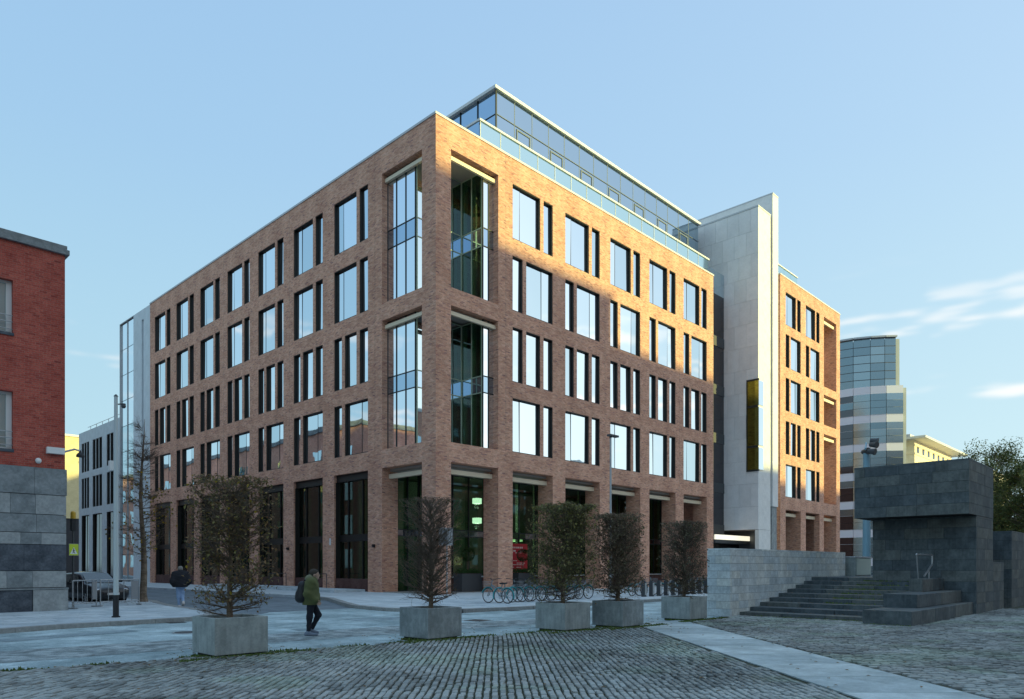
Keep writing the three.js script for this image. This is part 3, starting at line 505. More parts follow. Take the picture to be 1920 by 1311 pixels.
// ---------- curved glass tower and cream building beyond the square ----------
const pxPos = (px, D) => new THREE.Vector3((px - 960) / 1359 * D, 0, -D);
{
  const t = tag(add(new THREE.Group(), 'glass_office_tower', scene), 'curved glass office tower with pale spandrel bands beyond the dark stone monument', 'building');
  const low = [[1694, 108], [1662, 108.2], [1632, 108.8], [1600, 109.9], [1572, 111.4], [1545, 113.4]].map(a => pxPos(...a)), up = [[1680, 109], [1659, 109.1], [1632, 109.5], [1600, 110.3], [1572, 111.5], [1545, 113]].map(a => pxPos(...a));
  const r = rng(90);
  const seg = (a, b, y0, y1, off, th, m, name, parent) => { const L = a.distanceTo(b), o = mesh(name, box(0.03, L - 0.03, y0, y1, -th / 2, th / 2), m, parent); o.position.copy(a); const d = b.clone().sub(a); o.rotation.y = Math.atan2(-d.z, d.x); o.translateZ(off); return o; };
  for (let i = 0; i < 5; i++) {
    const a = low[i], b = low[i + 1];
    for (let f = 0; f < 7; f++) {
      const y1 = 28.7 - f * 4.3; seg(a, b, y1 - 1.15, y1, 0.12, 0.25, M.tealBand, 'spandrel_panel', t);
      const bay = add(new THREE.Group(), 'window_bay', t), nL = f === 0 || r() > 0.5 ? 3 : 2;
      for (let k = 0; k < 3; k++) { const g = i > 2 ? (r() > 0.35 ? M.towerGlassC : M.towerGlassA) : (r() > 0.25 ? M.towerGlassB : M.towerGlassA); seg(a, b, y1 - 4.3 + k * 1.05 + 0.04, y1 - 4.3 + (k + 1) * 1.05, 0, 0.05, g, 'pane', bay); }
      seg(a, b, y1 - 4.3, y1 - 4.26, 0.02, 0.12, M.coping, 'transom', bay); if (f % 2 || i > 2) seg(a, b, y1 - 2.2, y1 - 2.13, 0.04, 0.12, M.coping, 'transom', bay);
    }
    for (let k = 0; k < 6; k++) { seg(up[i], up[i + 1], 28.7 + k * 1.24, 28.7 + (k + 1) * 1.24 - 0.1, 0, 0.06, r() > 0.4 ? M.towerGlassA : M.towerGlassB, 'pane', t); seg(up[i], up[i + 1], 28.7 + (k + 1) * 1.24 - 0.1, 28.7 + (k + 1) * 1.24, 0.05, 0.14, M.dkgrey, 'sun_blade', t); }
  }
  const core = [...low.map(p => [p.x + 0.6, p.z - 0.3]), [62, -133], [67.3, -125]]; mesh('core', poly(core, 28.4, 28.4), M.inside, t);
  const core2 = [...up.map(p => [p.x + 0.7, p.z - 0.3]), [62, -134], [66.2, -126]]; mesh('upper_core', poly(core2, 36, 7.4), M.inside, t);
  mesh('roof_edge', merge(up.slice(0, -1).map((a, i) => { const b = up[i + 1], L = a.distanceTo(b), g = box(0, L, 36.1, 36.35, -0.5, 0.15), d = b.clone().sub(a); g.rotateY(Math.atan2(-d.z, d.x)); g.translate(a.x, 0, a.z); return g; })), M.galv, t);
  const [cx, cz] = W2L((1715 - 960) / 1359 * 135, 135);
  const c = thing('cream_building', 'sunlit cream building with wide flat eaves behind the glass tower', 'building', cx, cz);
  mesh('wall', box(0, 27, 0, 25.2, -16, 0), grain([226, 214, 188], 10, 3, 141), c); mesh('upper_band', merge([box(-0.1, 27.1, 22.6, 22.9, -16, 0.12), box(-0.1, 27.1, 24.2, 24.4, -16, 0.12)]), M.cream, c);
  mesh('roof', merge([box(-2.2, 29.5, 25.2, 25.6, -18, 2.4), box(1, 25, 25.6, 26.6, -14, -1)]), M.coping, c); mesh('roof_plant', merge([box(-1.2, -0.4, 25.6, 28.4, -3, -2), box(-1.4, -0.2, 28.2, 28.9, -3.2, -1.8)]), M.dkgrey, c);
  for (let i = 0; i < 7; i++) mesh('window', box(1.5 + i * 3.6, 2.8 + i * 3.6, 23, 24.1, 0.002, 0.05), M.towerGlassC, c);
  for (let i = 0; i < 3; i++) mesh('window', box(-0.05, -0.002, 21, 24, -4.5 - i * 4, -2.5 - i * 4), M.towerGlassC, c);
  mesh('front_block', box(2, 34, 0, 20.6, 0.2, 9), grain([224, 212, 188], 10, 3, 143), c); mesh('window', box(1.9, 1.998, 16, 18.6, 3, 5.5), M.towerGlassC, c); mesh('window', box(8, 9.6, 17, 19.4, 9.002, 9.05), M.towerGlassC, c);
}
// ---------- coursed stone: pale wall, slate steps, slate monument ----------
function coursed(B, x0, x1, y0, y1, z0, z1, ch, bw, mats, r, o = {}) { // joints recessed round a core; blocks on the -x and +z faces, slabs on top
  const g = o.gap ?? 0.008, t = 0.12, n = Math.max(1, Math.round((y1 - y0) / ch)), h = (y1 - y0) / n, nm = o.name ?? 'stone_block';
  mesh('core', box(x0 + 0.018, x1 - 0.01, y0, y1 - 0.03, z0 + 0.01, z1 - 0.018), M.slateJoint, B);
  for (let j = 0; j < n; j++) {
    const ya = y0 + j * h + g / 2, yb = y0 + (j + 1) * h - g / 2 - (j === n - 1 ? 0.06 : 0);
    let z = z1; while (z > z0 + 0.05) { const w = bw * (0.75 + r() * 0.5), q = z - w < z0 + 0.25 ? z0 : z - w; mesh(nm, box(x0 - r() * 0.004, x0 + t, ya, yb, q + g, z), mats[Math.floor(r() * mats.length)], B); z = q; }
    let x = x0 + t + 0.001; while (x < x1 - 0.05) { const w = bw * (0.75 + r() * 0.5), q = x + w > x1 - 0.25 ? x1 : x + w; mesh(nm, box(x + g, q, ya, yb, z1 - t, z1 + r() * 0.004), mats[Math.floor(r() * mats.length)], B); x = q; }
  }
  const k = Math.max(1, Math.round((x1 - x0) / 1.2)); for (let i = 0; i < k; i++) mesh('capstone', box(x0 - 0.004 + i * (x1 - x0) / k + 0.004, x0 + (i + 1) * (x1 - x0) / k, y1 - 0.06, y1, z0, z1 + 0.005), mats[i % mats.length], B);
}
{
  const r = rng(123);
  const wall = thing('stone_wall', 'long pale grey coursed stone wall beside the dark steps', 'wall');
  coursed(wall, -3.62, 7.1, 0, 2.31, 18.7, 19.55, 0.257, 0.62, [M.wallA, M.wallB, M.wallC], r);
  const st = thing('staircase', 'broad flight of dark slate steps between the pale wall and the monument', 'steps');
  for (let i = 0; i < 9; i++) for (let k = 0; k < 3; k++) { const za = 19.56 + k * 1.44, zb = za + 1.43; mesh('step', cbox(-2.95 + i * 0.78, i === 8 ? 5.4 : -2.95 + (i + 1) * 0.78 + 0.1, i * 0.14 - (i ? 0.0 : 0.1), (i + 1) * 0.14, za, k === 2 ? 23.88 : zb, 0.012), [M.slateA, M.slateB, M.slateC][Math.floor(r() * 3)], st); }
  for (let i = 0; i < 8; i++) mesh('step_bed', box(-2.95 + (i + 1) * 0.78 + 0.12, 5.4, i * 0.14, (i + 1) * 0.14 - 0.001, 19.57, 23.87), M.slateJoint, st);
  mesh('landing', box(5.4, 13, 0.2, 1.26, 18.6, 24.2), M.slateB, st);
  const mon = thing('slate_monument', 'dark slate monument with overhanging upper block above the steps', 'monument');
  const sm = [M.slateA, M.slateB, M.slateC];
  coursed(mon, 3.2, 5.9, 0.0, 3.47, 21.9, 25.3, 0.385, 1.3, sm, r); coursed(mon, 5.9, 7.9, 0, 1.86, 21.9, 25.3, 0.385, 1.3, sm, r); coursed(mon, 2.1, 5.9, 3.48, 5.36, 21.6, 25.31, 0.376, 1.3, sm, r);
  mesh('recess_block', box(5.92, 9.2, 1.9, 3.1, 22.5, 23.4), M.slateB, mon);
  const low = thing('slate_side_wall', 'dark slate wall with narrow gap beside the monument', 'wall');
  coursed(low, 9.2, 20, 0, 3.15, 24.2, 25.35, 0.385, 1.3, sm, r);
  const labels = ['lowest dark slate seat block at the foot of the steps', 'middle dark slate block stacked behind the lowest one by the steps', 'topmost dark slate block against the monument base'];
  [[-4.05, 3.19, 0, 0.44, 23.9, 25.2], [-2.2, 3.19, 0.441, 0.85, 23.9, 24.85], [0.5, 3.19, 0.851, 1.275, 23.9, 24.3]].forEach((a, i) => {
    const b = thing('slate_plinth', labels[i], 'stone block', 0, 0, 0, 'stacked plinth blocks'); let x = a[0]; const n = Math.max(2, Math.round((a[1] - a[0]) / 2.4)); for (let k = 0; k < n; k++) { const q = a[0] + (k + 1) * (a[1] - a[0]) / n; mesh('slab', cbox(x, q - 0.008, a[2], a[3], a[4], a[5], 0.015), sm[(i + k) % 3], b); x = q; }
  });
  const hr = thing('handrail', 'bent steel handrail at the top of the slate blocks', 'handrail', 1.6, 24.1, 0, undefined, 1.275);
  mesh('rail', merge([bar([-1.0, 0.82, 0], [0.9, 0.82, 0], 0.032), bar([0.9, 0.82, 0], [0.9, 0.5, 0], 0.032), bar([0.9, 0.5, 0], [-0.1, 0.08, 0.0], 0.032), new THREE.SphereGeometry(0.035, 10, 8).translate(-1, 0.82, 0), new THREE.SphereGeometry(0.03, 10, 8).translate(0.9, 0.82, 0)]), M.steel, hr);
  mesh('post', bar([-1.0, 0.82, 0], [-0.82, 0, 0], 0.022), M.steel, hr); mesh('post', bar([0.5, 0.33, 0], [0.5, 0, 0], 0.02), M.steel, hr);
  const bx = thing('pale_cabinet', 'low pale glass-fronted cabinet at the top of the steps', 'cabinet', 7.35, 19.9, 0, undefined, 1.26);
  mesh('body', cbox(0, 2.0, 0, 0.82, -0.7, 0, 0.01), M.concrete, bx); mesh('top', box(-0.03, 2.03, 0.83, 0.88, -0.73, 0.03), M.coping, bx); mesh('front_panel', box(0.06, 1.94, 0.05, 0.78, 0.002, 0.02), std(0.34, 0.42, 0.40, 0.3, 0.3), bx);
}
// ---------- plaza of granite setts with a smooth path ----------
{
  const plazaPts = [[-30, -edgeD(-30)], [-10, -edgeD(-10)], [4, -edgeD(4)], w2(-3.55, 19.4), w2(-3.0, 19.6), w2(22, 19.6), w2(60, 30), [60, 30], [-40, 30]];
  const plaza = structure(mesh('plaza', poly(plazaPts, 0.0), M.bed, scene)); plaza.position.y = 0.004;
  // sett shape: worn top
  const settGeo = (seed) => {
    const r = rng(seed), j = () => (r() - 0.5) * 0.10, ring = (s, y) => [[-s, -s], [s, -s], [s, s], [-s, s]].map(([x, z]) => [0.5 * x + j() * 0.4, y, 0.5 * z + j() * 0.4]);
    const b = ring(1, -1), m = b.map(([x, , z]) => [x * 1.0, 0.55, z * 1.0]), t = ring(0.78, 1).map(([x, y, z]) => [x, y + j(), z]), p = [], q = (a, c, d, e) => p.push(...a, ...c, ...d, ...a, ...d, ...e);
    for (let i = 0; i < 4; i++) { const k = (i + 1) % 4; q(b[k], b[i], m[i], m[k]); q(m[k], m[i], t[i], t[k]); } q(t[3], t[2], t[1], t[0]);
    const g = new THREE.BufferGeometry(); g.setAttribute('position', new THREE.Float32BufferAttribute(p, 3)); g.computeVertexNormals(); return uvm(g);
  };
  const geos = [1, 2, 3, 4].map(settGeo), n1 = noiseFn(9, 300), n2 = noiseFn(30, 301), r = rng(302), all = [];
  const push = (X, D, w, l, rot, right) => {
    const [lx, lz] = W2L(X, D); if (lx > -3.1 && lz < 25.25) return; if (lz < 19.62 && lx > -3.7) return;
    const a = n1(X / 14, D / 14), b = n2(X / 14, D / 14), tone = 0.30 + (a - 0.5) * 0.22 + (b - 0.5) * 0.14 + (r() - 0.5) * 0.20, warm = (n2(X / 9 + 0.3, D / 9) - 0.5) * 0.05, gr = smooth(0.5, 0.8, n1(X / 8 + 0.4, D / 8)) * 0.25;
    all.push({ X, D, w, l, rot, y: 0.012 + r() * 0.016 - (r() < 0.06 ? 0.012 : 0), tx: (r() - 0.5) * 0.12, tz: (r() - 0.5) * 0.12, c: [tone * (0.95 + warm - gr * 0.3), tone * (1.02 + gr * 0.03), tone * (0.98 - warm - gr * 0.4)] });
  };
  const RP = 0.106;
  for (let i = -170; i < 75; i++) { // rows run away from the camera
    let D = 5 + r() * 0.2; const X0 = i * RP;
    while (D < 23) { const l = 0.12 + r() * 0.11, Dc = D + l / 2, X = X0 - 0.022 * (Dc - 9) + (r() - 0.5) * 0.016 + 0.014 * (n2(X0 / 30, Dc / 25) - 0.5) + 0.02 * (n1(X0 / 40 + 0.2, Dc / 30) - 0.5); D += l + 0.012; if (Dc > edgeD(X) - 0.1 || X > pathL(Dc) - 0.1 || Math.abs(X) > Dc * 0.76 + 0.6) continue; push(X, Dc, RP - 0.026 - r() * 0.012, l - 0.012, (r() - 0.5) * 0.06, false); }
  }
  for (let i = 0; i < 190; i++) { // right-hand field, laid less evenly
    let X = 4.2 + r() * 0.2; const D0 = 5.5 + i * 0.118;
    while (X < 22) { const l = 0.13 + r() * 0.09, Xc = X + l / 2, Dc = D0 + 0.05 * (Xc - 6) + (r() - 0.5) * 0.03; X += l + 0.014; if (Xc < pathR(Dc) + 0.08 || Dc > edgeD(Xc) - 0.1 && Xc < 7.2 || Xc > Dc * 0.76 + 0.8) continue; push(Xc, Dc, l - 0.014, 0.098 - r() * 0.016, (r() - 0.5) * 0.14, true); }
  }
  const vis = (s) => Math.abs(s.X) < s.D * 0.7 && s.D > 9.3; // in the picture, nearest first
  const near = all.filter(vis).sort((p, q) => p.D - q.D).slice(0, 300); const nearSet = new Set(near);
  const qm = [0, 1, 2, 3, 4, 5].map(i => { const k = 0.22 + i * 0.032; return std(k * 0.95, k * 1.02, k * 0.98, 0.8); });
  near.forEach((s, i) => { const o = mesh('sett', geos[i % 4], qm[Math.max(0, Math.min(5, Math.round((s.c[1] - 0.22) / 0.032)))], plaza); o.position.set(s.X, s.y - 0.004, -s.D); o.scale.set(s.w, 0.02, s.l); o.rotation.set(s.tx * 0.4, s.rot, s.tz * 0.4); });
  const rest = all.filter(s => !nearSet.has(s)), per = geos.map((_, k) => rest.filter((s, i) => i % 4 === k)), dm = new THREE.Object3D(), c = new THREE.Color();
  per.forEach((L, k) => {
    const im = new THREE.InstancedMesh(geos[k], M.sett, L.length); L.forEach((s, i) => { dm.position.set(s.X, s.y, -s.D); dm.scale.set(s.w, 0.02, s.l); dm.rotation.set(s.tx * 0.7, s.rot, s.tz * 0.9); dm.updateMatrix(); im.setMatrixAt(i, dm.matrix); im.setColorAt(i, c.setRGB(...s.c)); });
    add(im, 'sett_field', plaza); im.userData.kind = 'stuff'; im.position.y = -0.004;
  });
  // smooth stone path, slab by slab
  const path = structure(mesh('path', poly([[pathL(4), -4], [pathR(4), -4], [pathR(22.6), -22.6], [pathL(20.6), -20.6]], 0.004), M.bed, scene)); path.position.y = 0.004;
  for (let i = 0; i < 13; i++) { const d0 = 4 + i * 1.4, d1 = d0 + 1.39; const L = Math.min(d1, 22); mesh('path_slab', poly([[pathL(d0) + 0.01, -d0], [pathR(d0) - 0.01, -d0], [pathR(L) - 0.01, -L - (i === 12 ? 0.6 : 0)], [pathL(L) + 0.01, -L + (i === 12 ? 0.9 : 0)]], 0.026 + (i % 3) * 0.0015, 0.02), i % 2 ? M.path : M.pathB, path); }
}
// moss and grass in the joints along the plaza edge, round the planters and at the foot of the steps
{
  const r = rng(500), g = new THREE.BufferGeometry(); g.setAttribute('position', new THREE.Float32BufferAttribute([-0.5, 0, 0, 0.5, 0, 0, 0.15, 1, 0.25, 0, 0, -0.5, 0, 0, 0.5, 0.2, 0.8, -0.1], 3)); g.computeVertexNormals(); uvm(g);
  const spots = [], strip = (x0, z0, x1, z1, w, n) => { for (let i = 0; i < n; i++) { const t = r(), p = L2W(x0 + (x1 - x0) * t, z0 + (z1 - z0) * t + (r() + r() - 1) * w); spots.push(p); } };
  for (const [x, z] of [[-20.47, 18.1], [-15.83, 18.5], [-11.98, 19.31], [-10.07, 19.72], [-6.45, 19.68]]) { strip(x - 0.7, z + 0.08, x + 1.9, z + 0.16, 0.16, 2400); strip(x - 0.1, z - 0.8, x - 0.05, z, 0.05, 300); }
  for (let i = 0; i < 5200; i++) { const X = -11 + r() * 15; if (Math.sin(X * 2.1) + Math.sin(X * 5.3 + 1) + r() * 1.2 < 0.5) continue; spots.push(new THREE.Vector3(X, 0, -(edgeD(X) - 0.02 + (r() + r() - 1) * 0.08))); }
  strip(-3.05, 19.8, -3.05, 23.9, 0.05, 10); for (let i = 0; i < 900; i++) { const z = 20.2 + r() * 3.7; spots.push(L2W(-3.05 - r() * r() * 0.3, z)); } for (let i = 0; i < 420; i++) spots.push(L2W(-4.1 - r() * r() * 0.12, 23.9 + r() * 1.3));
  for (let i = 0; i < 700; i++) { const k = 2 + Math.floor(r() * 6); spots.push(L2W(-2.95 + k * 0.78 + 0.6 + r() * 0.16, 21.6 + r() * r() * 2.2, k * 0.14 + 0.139)); }
  strip(-14.4, -3.3, -13.8, -3.3, 0.4, 260); strip(-18.7, 6.9, -18.2, 6.9, 0.25, 160);
  const im = new THREE.InstancedMesh(g, std(0.10, 0.15, 0.04, 0.95, 0, { side: THREE.DoubleSide }), spots.length), d = new THREE.Object3D(), c = new THREE.Color();
  spots.forEach((p, i) => { d.position.copy(p); d.position.y += 0.004; d.rotation.set(0, r() * 6.28, 0); d.scale.set(0.03 + r() * 0.04, 0.02 + r() * r() * 0.07, 0.03 + r() * 0.04); d.updateMatrix(); im.setMatrixAt(i, d.matrix); const k = 0.7 + r() * 0.7; im.setColorAt(i, c.setRGB(k, k, k * 0.9)); });
  add(im, 'moss', scene); im.userData = { kind: 'stuff', label: 'green moss and grass in joints along the plaza edge', category: 'moss' };
}
// ---------- concrete planters with clipped hornbeams ----------
const PL = [[-20.47, 18.1], [-15.83, 18.5], [-11.98, 19.31], [-10.07, 19.72], [-6.45, 19.68]];
{
  const shell = new THREE.Shape(); shell.moveTo(-0.5, -0.5); shell.lineTo(0.5, -0.5); shell.lineTo(0.5, 0.5); shell.lineTo(-0.5, 0.5); shell.closePath();
  const hole = new THREE.Path(); hole.moveTo(-0.43, -0.43); hole.lineTo(-0.43, 0.43); hole.lineTo(0.43, 0.43); hole.lineTo(0.43, -0.43); hole.closePath(); shell.holes.push(hole);
  const sg = new THREE.ExtrudeGeometry(shell, { depth: 0.66, bevelEnabled: true, bevelThickness: 0.012, bevelSize: 0.012, bevelSegments: 2 }); sg.rotateX(-Math.PI / 2); sg.translate(0, 0.072, 0); uvm(sg);
  const lab = ['square concrete planter holding the leafy brown clipped tree, beside the walking person', 'square concrete planter with a bare clipped tree in front of the brick corner pier', 'square concrete planter holding the dense green box-clipped tree', 'square concrete planter with dark brown clipped tree beside the smooth path', 'square concrete planter next to the pale stone wall'];
  const tl = ['box-clipped tree with thin brown and yellow leaves in concrete planter', 'bare twiggy clipped tree before the brick corner pier', 'dense green box-clipped tree in concrete planter', 'dark brownish box-clipped tree beside the slim lamp post', 'fine twiggy clipped tree in the planter next to the pale stone wall'];
  const kinds = [
    { leaves: 3600, cols: [[0.24, 0.16, 0.085], [0.19, 0.15, 0.075], [0.27, 0.17, 0.08], [0.21, 0.19, 0.075], [0.46, 0.34, 0.05]], w: 1.28, h: 3.38, low: 0.95, tw: 1.0 },
    { leaves: 420, cols: [[0.13, 0.09, 0.05], [0.11, 0.10, 0.05]], w: 1.06, h: 3.28, low: 0.9, tw: 1.5 },
    { leaves: 8600, cols: [[0.20, 0.195, 0.09], [0.17, 0.175, 0.08], [0.23, 0.19, 0.09], [0.27, 0.255, 0.085]], w: 1.3, h: 3.3, low: 1.1, tw: 1.0 },
    { leaves: 4200, cols: [[0.21, 0.16, 0.10], [0.18, 0.165, 0.095], [0.23, 0.16, 0.10]], w: 1.14, h: 3.14, low: 0.9, tw: 1.1 },
    { leaves: 2800, cols: [[0.19, 0.15, 0.10], [0.16, 0.15, 0.09]], w: 1.1, h: 3.08, low: 0.9, tw: 1.4 }];
  PL.forEach(([x, z], i) => {
    const p = thing('planter', lab[i], 'planter', x + 0.5, z - 0.5, (i % 2 ? 0.012 : -0.015), 'concrete planters along the plaza edge', 0.004);
    mesh('shell', sg, i % 2 ? M.concreteB : M.concrete, p); mesh('soil', box(-0.43, 0.43, 0.55, 0.66, -0.43, 0.43), M.soil, p); mesh('foot', box(-0.44, 0.44, 0.0, 0.06, -0.44, 0.44), M.slateJoint, p);
    const k = kinds[i], t = thing('clipped_tree', tl[i], 'tree', x + 0.5, z - 0.5, i * 0.9 - i * 0.9, undefined, 0.664), r = rng(700 + i), base = 0.66;
    const S = new Sticks(), T = new Sticks(), V = new Leaves(), H = k.h - base, hw = k.w / 2, lo = k.low - base + 0.1, v = (a, b, c) => new THREE.Vector3(a, b, c);
    let c = v(0, 0, 0); const N = 12, ax = []; for (let s = 1; s <= N; s++) { const q = v((r() - 0.5) * 0.03, H * 0.96 * s / N, (r() - 0.5) * 0.03), ra = 0.055 * (1 - (s - 1) / N) + 0.006, rb = 0.055 * (1 - s / N) + 0.006; S.seg(c, q, ra, rb, 7); c = q; ax.push(q); }
    const inside = (p) => Math.abs(p.x) < hw && Math.abs(p.z) < hw && p.y < H && p.y > 0.03;
    const tips = [];
    const nb = Math.round(120 * k.tw);
    for (let b = 0; b < nb; b++) {
      const y0 = b < 16 ? 0.08 + r() * 0.4 : lo * 0.5 + (H * 0.93 - lo * 0.5) * Math.pow(r(), 0.85), a = r() * 6.283, st = v((r() - 0.5) * 0.02, y0, (r() - 0.5) * 0.02); let d = v(Math.cos(a), b < 16 ? -0.1 + r() * 0.5 : 0.35 + r() * 0.7, Math.sin(a)).normalize(), p = st, rad = 0.011 + 0.008 * (1 - y0 / H), n = 6 + Math.floor(r() * 4), step = 0.12;
      for (let s = 0; s < n; s++) {
        d.x += (r() - 0.5) * 0.5; d.y += (r() - 0.4) * 0.3; d.z += (r() - 0.5) * 0.5; d.normalize(); const q = p.clone().addScaledVector(d, step); if (!inside(q)) { const q2 = p.clone().addScaledVector(d, step * 0.3); T.seg(p, q2, rad * 0.7, 0.003, 3); tips.push(q2); break; }
        const r2 = Math.max(0.0028, rad * 0.82); S.seg(p, q, rad, r2, 4); rad = r2; p = q;
        for (let w = 0; w < 3; w++) { let dd = v(d.x + (r() - 0.5) * 1.8, d.y + (r() - 0.4) * 1.4, d.z + (r() - 0.5) * 1.8).normalize(), p0 = p.clone(); for (let s2 = 0; s2 < 2 + (r() > 0.5); s2++) { const q2 = p0.clone().addScaledVector(dd, 0.07 + r() * 0.07); q2.x = Math.max(-hw, Math.min(hw, q2.x)); q2.z = Math.max(-hw, Math.min(hw, q2.z)); q2.y = Math.min(H, Math.max(0.04, q2.y)); T.seg(p0, q2, 0.0035, 0.0022, 3); tips.push(q2); p0 = q2; dd = v(dd.x + (r() - 0.5) * 0.9, dd.y + (r() - 0.4) * 0.7, dd.z + (r() - 0.5) * 0.9).normalize(); } }
      }
    }
    for (let l = 0; l < k.leaves; l++) {
      let p; if (r() < 0.72 && tips.length) { p = tips[Math.floor(r() * tips.length)].clone(); if (p.y < lo && r() < 0.85) continue; p.add(v((r() - 0.5) * 0.12, (r() - 0.5) * 0.12, (r() - 0.5) * 0.12)); } else { const s = Math.floor(r() * 4), e = hw * (0.45 + 0.57 * Math.sqrt(r())), f = (r() * 2 - 1) * hw, y = lo + r() * (H - lo); p = s < 2 ? v(s ? e : -e, y, f) : v(f, y, s === 2 ? e : -e); if (r() < 0.2) p = v((r() * 2 - 1) * hw, H - r() * 0.1, (r() * 2 - 1) * hw); }
      p.x = Math.max(-hw - 0.03, Math.min(hw + 0.03, p.x)); p.z = Math.max(-hw - 0.03, Math.min(hw + 0.03, p.z)); p.y = Math.min(H + 0.03, p.y);
      const cc = k.cols[Math.floor(r() * (k.cols.length - (r() < 0.75 && i === 0 ? 1 : 0)))], m = 0.7 + r() * 0.6, dir = v(r() * 2 - 1, r() * 1.4 - 1.1, r() * 2 - 1).normalize();
      V.leaf(p, dir, v(r() - 0.5, 1, r() - 0.5).normalize(), 0.055 + r() * 0.045, 0.035 + r() * 0.025, cc.map(q => q * m));
    }
    mesh('trunk', S.build(), M.bark, t); mesh('twigs', T.build(), M.twig, t); mesh('crown', V.build(), M.leaf, t);
  });
}
// ---------- street tree on the left ----------
{
  const t = thing('street_tree', 'slender almost bare street tree with a few yellow leaves on the left-hand pavement', 'tree', -14.27, -3.36, 0, undefined, 0.11), r = rng(801), S = new Sticks(), T = new Sticks(), V = new Leaves(), v = (a, b, c) => new THREE.Vector3(a, b, c);
  let c = v(0, 0, 0); const H = 8.2, N = 16, ax = [c]; S.seg(v(0, -0.1, 0), v(0, 0.35, 0), 0.24, 0.15, 10); c = v(0, 0.3, 0);
  for (let s = 1; s <= N; s++) { const q = v(Math.sin(s * 0.5) * 0.06, 0.3 + (H - 0.3) * s / N, Math.cos(s * 0.4) * 0.06 - 0.06), f = s / N; S.seg(c, q, 0.15 * (1 - (s - 1) / N) + 0.008, 0.15 * (1 - f) + 0.008, 8); c = q; ax.push(q); }
  for (let b = 0; b < 92; b++) {
    const y0 = 1.9 + r() * (H - 2.2), a = r() * 6.283, f = (y0 - 1.9) / (H - 1.9), len = (1.55 - 1.2 * f) * (0.6 + r() * 0.5); let d = v(Math.cos(a), -0.05 + r() * 0.5, Math.sin(a)).normalize(), p = v(0, y0, 0), rad = 0.022 * (1.15 - f), n = 7;
    for (let s = 0; s < n; s++) { d.x += (r() - 0.5) * 0.35; d.y += (r() - 0.42) * 0.25; d.z += (r() - 0.5) * 0.35; d.normalize(); const q = p.clone().addScaledVector(d, len / n); S.seg(p, q, rad, rad * 0.8, 4); rad = Math.max(0.004, rad * 0.8); p = q; for (let w = 0; w < 3; w++) { let dd = v(d.x + (r() - 0.5) * 1.6, d.y + (r() - 0.45) * 1.2, d.z + (r() - 0.5) * 1.6).normalize(), q2 = p.clone().addScaledVector(dd, 0.15 + r() * 0.2); T.seg(p, q2, 0.006, 0.003, 3); const q3 = q2.clone().addScaledVector(v(dd.x + (r() - 0.5), dd.y + (r() - 0.5), dd.z + (r() - 0.5)).normalize(), 0.12 + r() * 0.1); T.seg(q2, q3, 0.004, 0.002, 3); if (r() < 0.2 && y0 < 5.2) for (let l = 0; l < 2; l++) { const k = 0.7 + r() * 0.6, col = r() < 0.5 ? [0.36, 0.24, 0.03] : r() < 0.5 ? [0.16, 0.10, 0.03] : [0.14, 0.14, 0.03]; V.leaf(q3, v(r() - 0.5, -0.8, r() - 0.5).normalize(), v(r() - 0.5, 1, r() - 0.5).normalize(), 0.1, 0.08, col.map(z => z * k)); } } }
  }
  mesh('trunk', S.build(), M.bark, t); mesh('twigs', T.build(), M.twig, t); mesh('crown', V.build(), M.leaf, t);
}
// ---------- broadleaf trees behind the slate wall on the right ----------
{
  const spots = [[1868, 46, 9.6, 2.9, 0], [1945, 43, 8.2, 3.2, 1], [1915, 53, 8.4, 3.8, 2], [1838, 52, 6.4, 2.2, 3]];
  const lab = ['tallest green tree behind the dark slate monument', 'broad green tree standing behind the dark slate side wall', 'dense dark green tree farther behind the slate wall', 'small green tree just beside the monument top'];
  spots.forEach(([px, D, H, R, i]) => {
    const [x, z] = W2L((px - 960) / 1359 * D, D), t = thing('leafy_tree', lab[i], 'tree', x, z, 0, 'trees behind the slate wall', -0.03), r = rng(900 + i), S = new Sticks(), V = new Leaves(), v = (a, b, c) => new THREE.Vector3(a, b, c);
    S.seg(v(0, 0, 0), v(0.1, H * 0.35, 0), 0.2, 0.14, 8); S.seg(v(0.1, H * 0.35, 0), v(0, H * 0.8, 0.1), 0.14, 0.04, 7);
    const cl = []; for (let k = 0; k < 70; k++) { const a = r() * 6.283, f = r(), y = H * (0.28 + 0.68 * f), rr = R * Math.sqrt(r()) * Math.sin(Math.PI * Math.min(1, 0.18 + 0.8 * (1 - f))) * 0.95, e = v(Math.cos(a) * rr, y, Math.sin(a) * rr); S.seg(v(0.05, Math.max(H * 0.25, y - rr * 0.7), 0.03), e, 0.04, 0.012, 4); cl.push([e, 0.45 + r() * 0.55]); }
    for (const [e, q] of cl) { const tone = 0.65 + r() * 0.7, n = 260; for (let l = 0; l < n; l++) { const d = v(r() * 2 - 1, r() * 2 - 1, r() * 2 - 1).normalize(), p = e.clone().addScaledVector(d, q * Math.pow(r(), 0.45) * (d.y < 0 ? 0.75 : 1)); const m = tone * (0.7 + r() * 0.6), col = r() < 0.2 ? [0.30, 0.28, 0.09] : [0.17, 0.21, 0.08]; V.leaf(p, v(r() * 2 - 1, r() - 0.8, r() * 2 - 1).normalize(), v(r() - 0.5, 1, r() - 0.5).normalize(), 0.13 + r() * 0.07, 0.085, col.map(z => z * m)); } }
    mesh('trunk', S.build(), M.bark, t); mesh('crown', V.build(), M.leaf, t);
  });
}
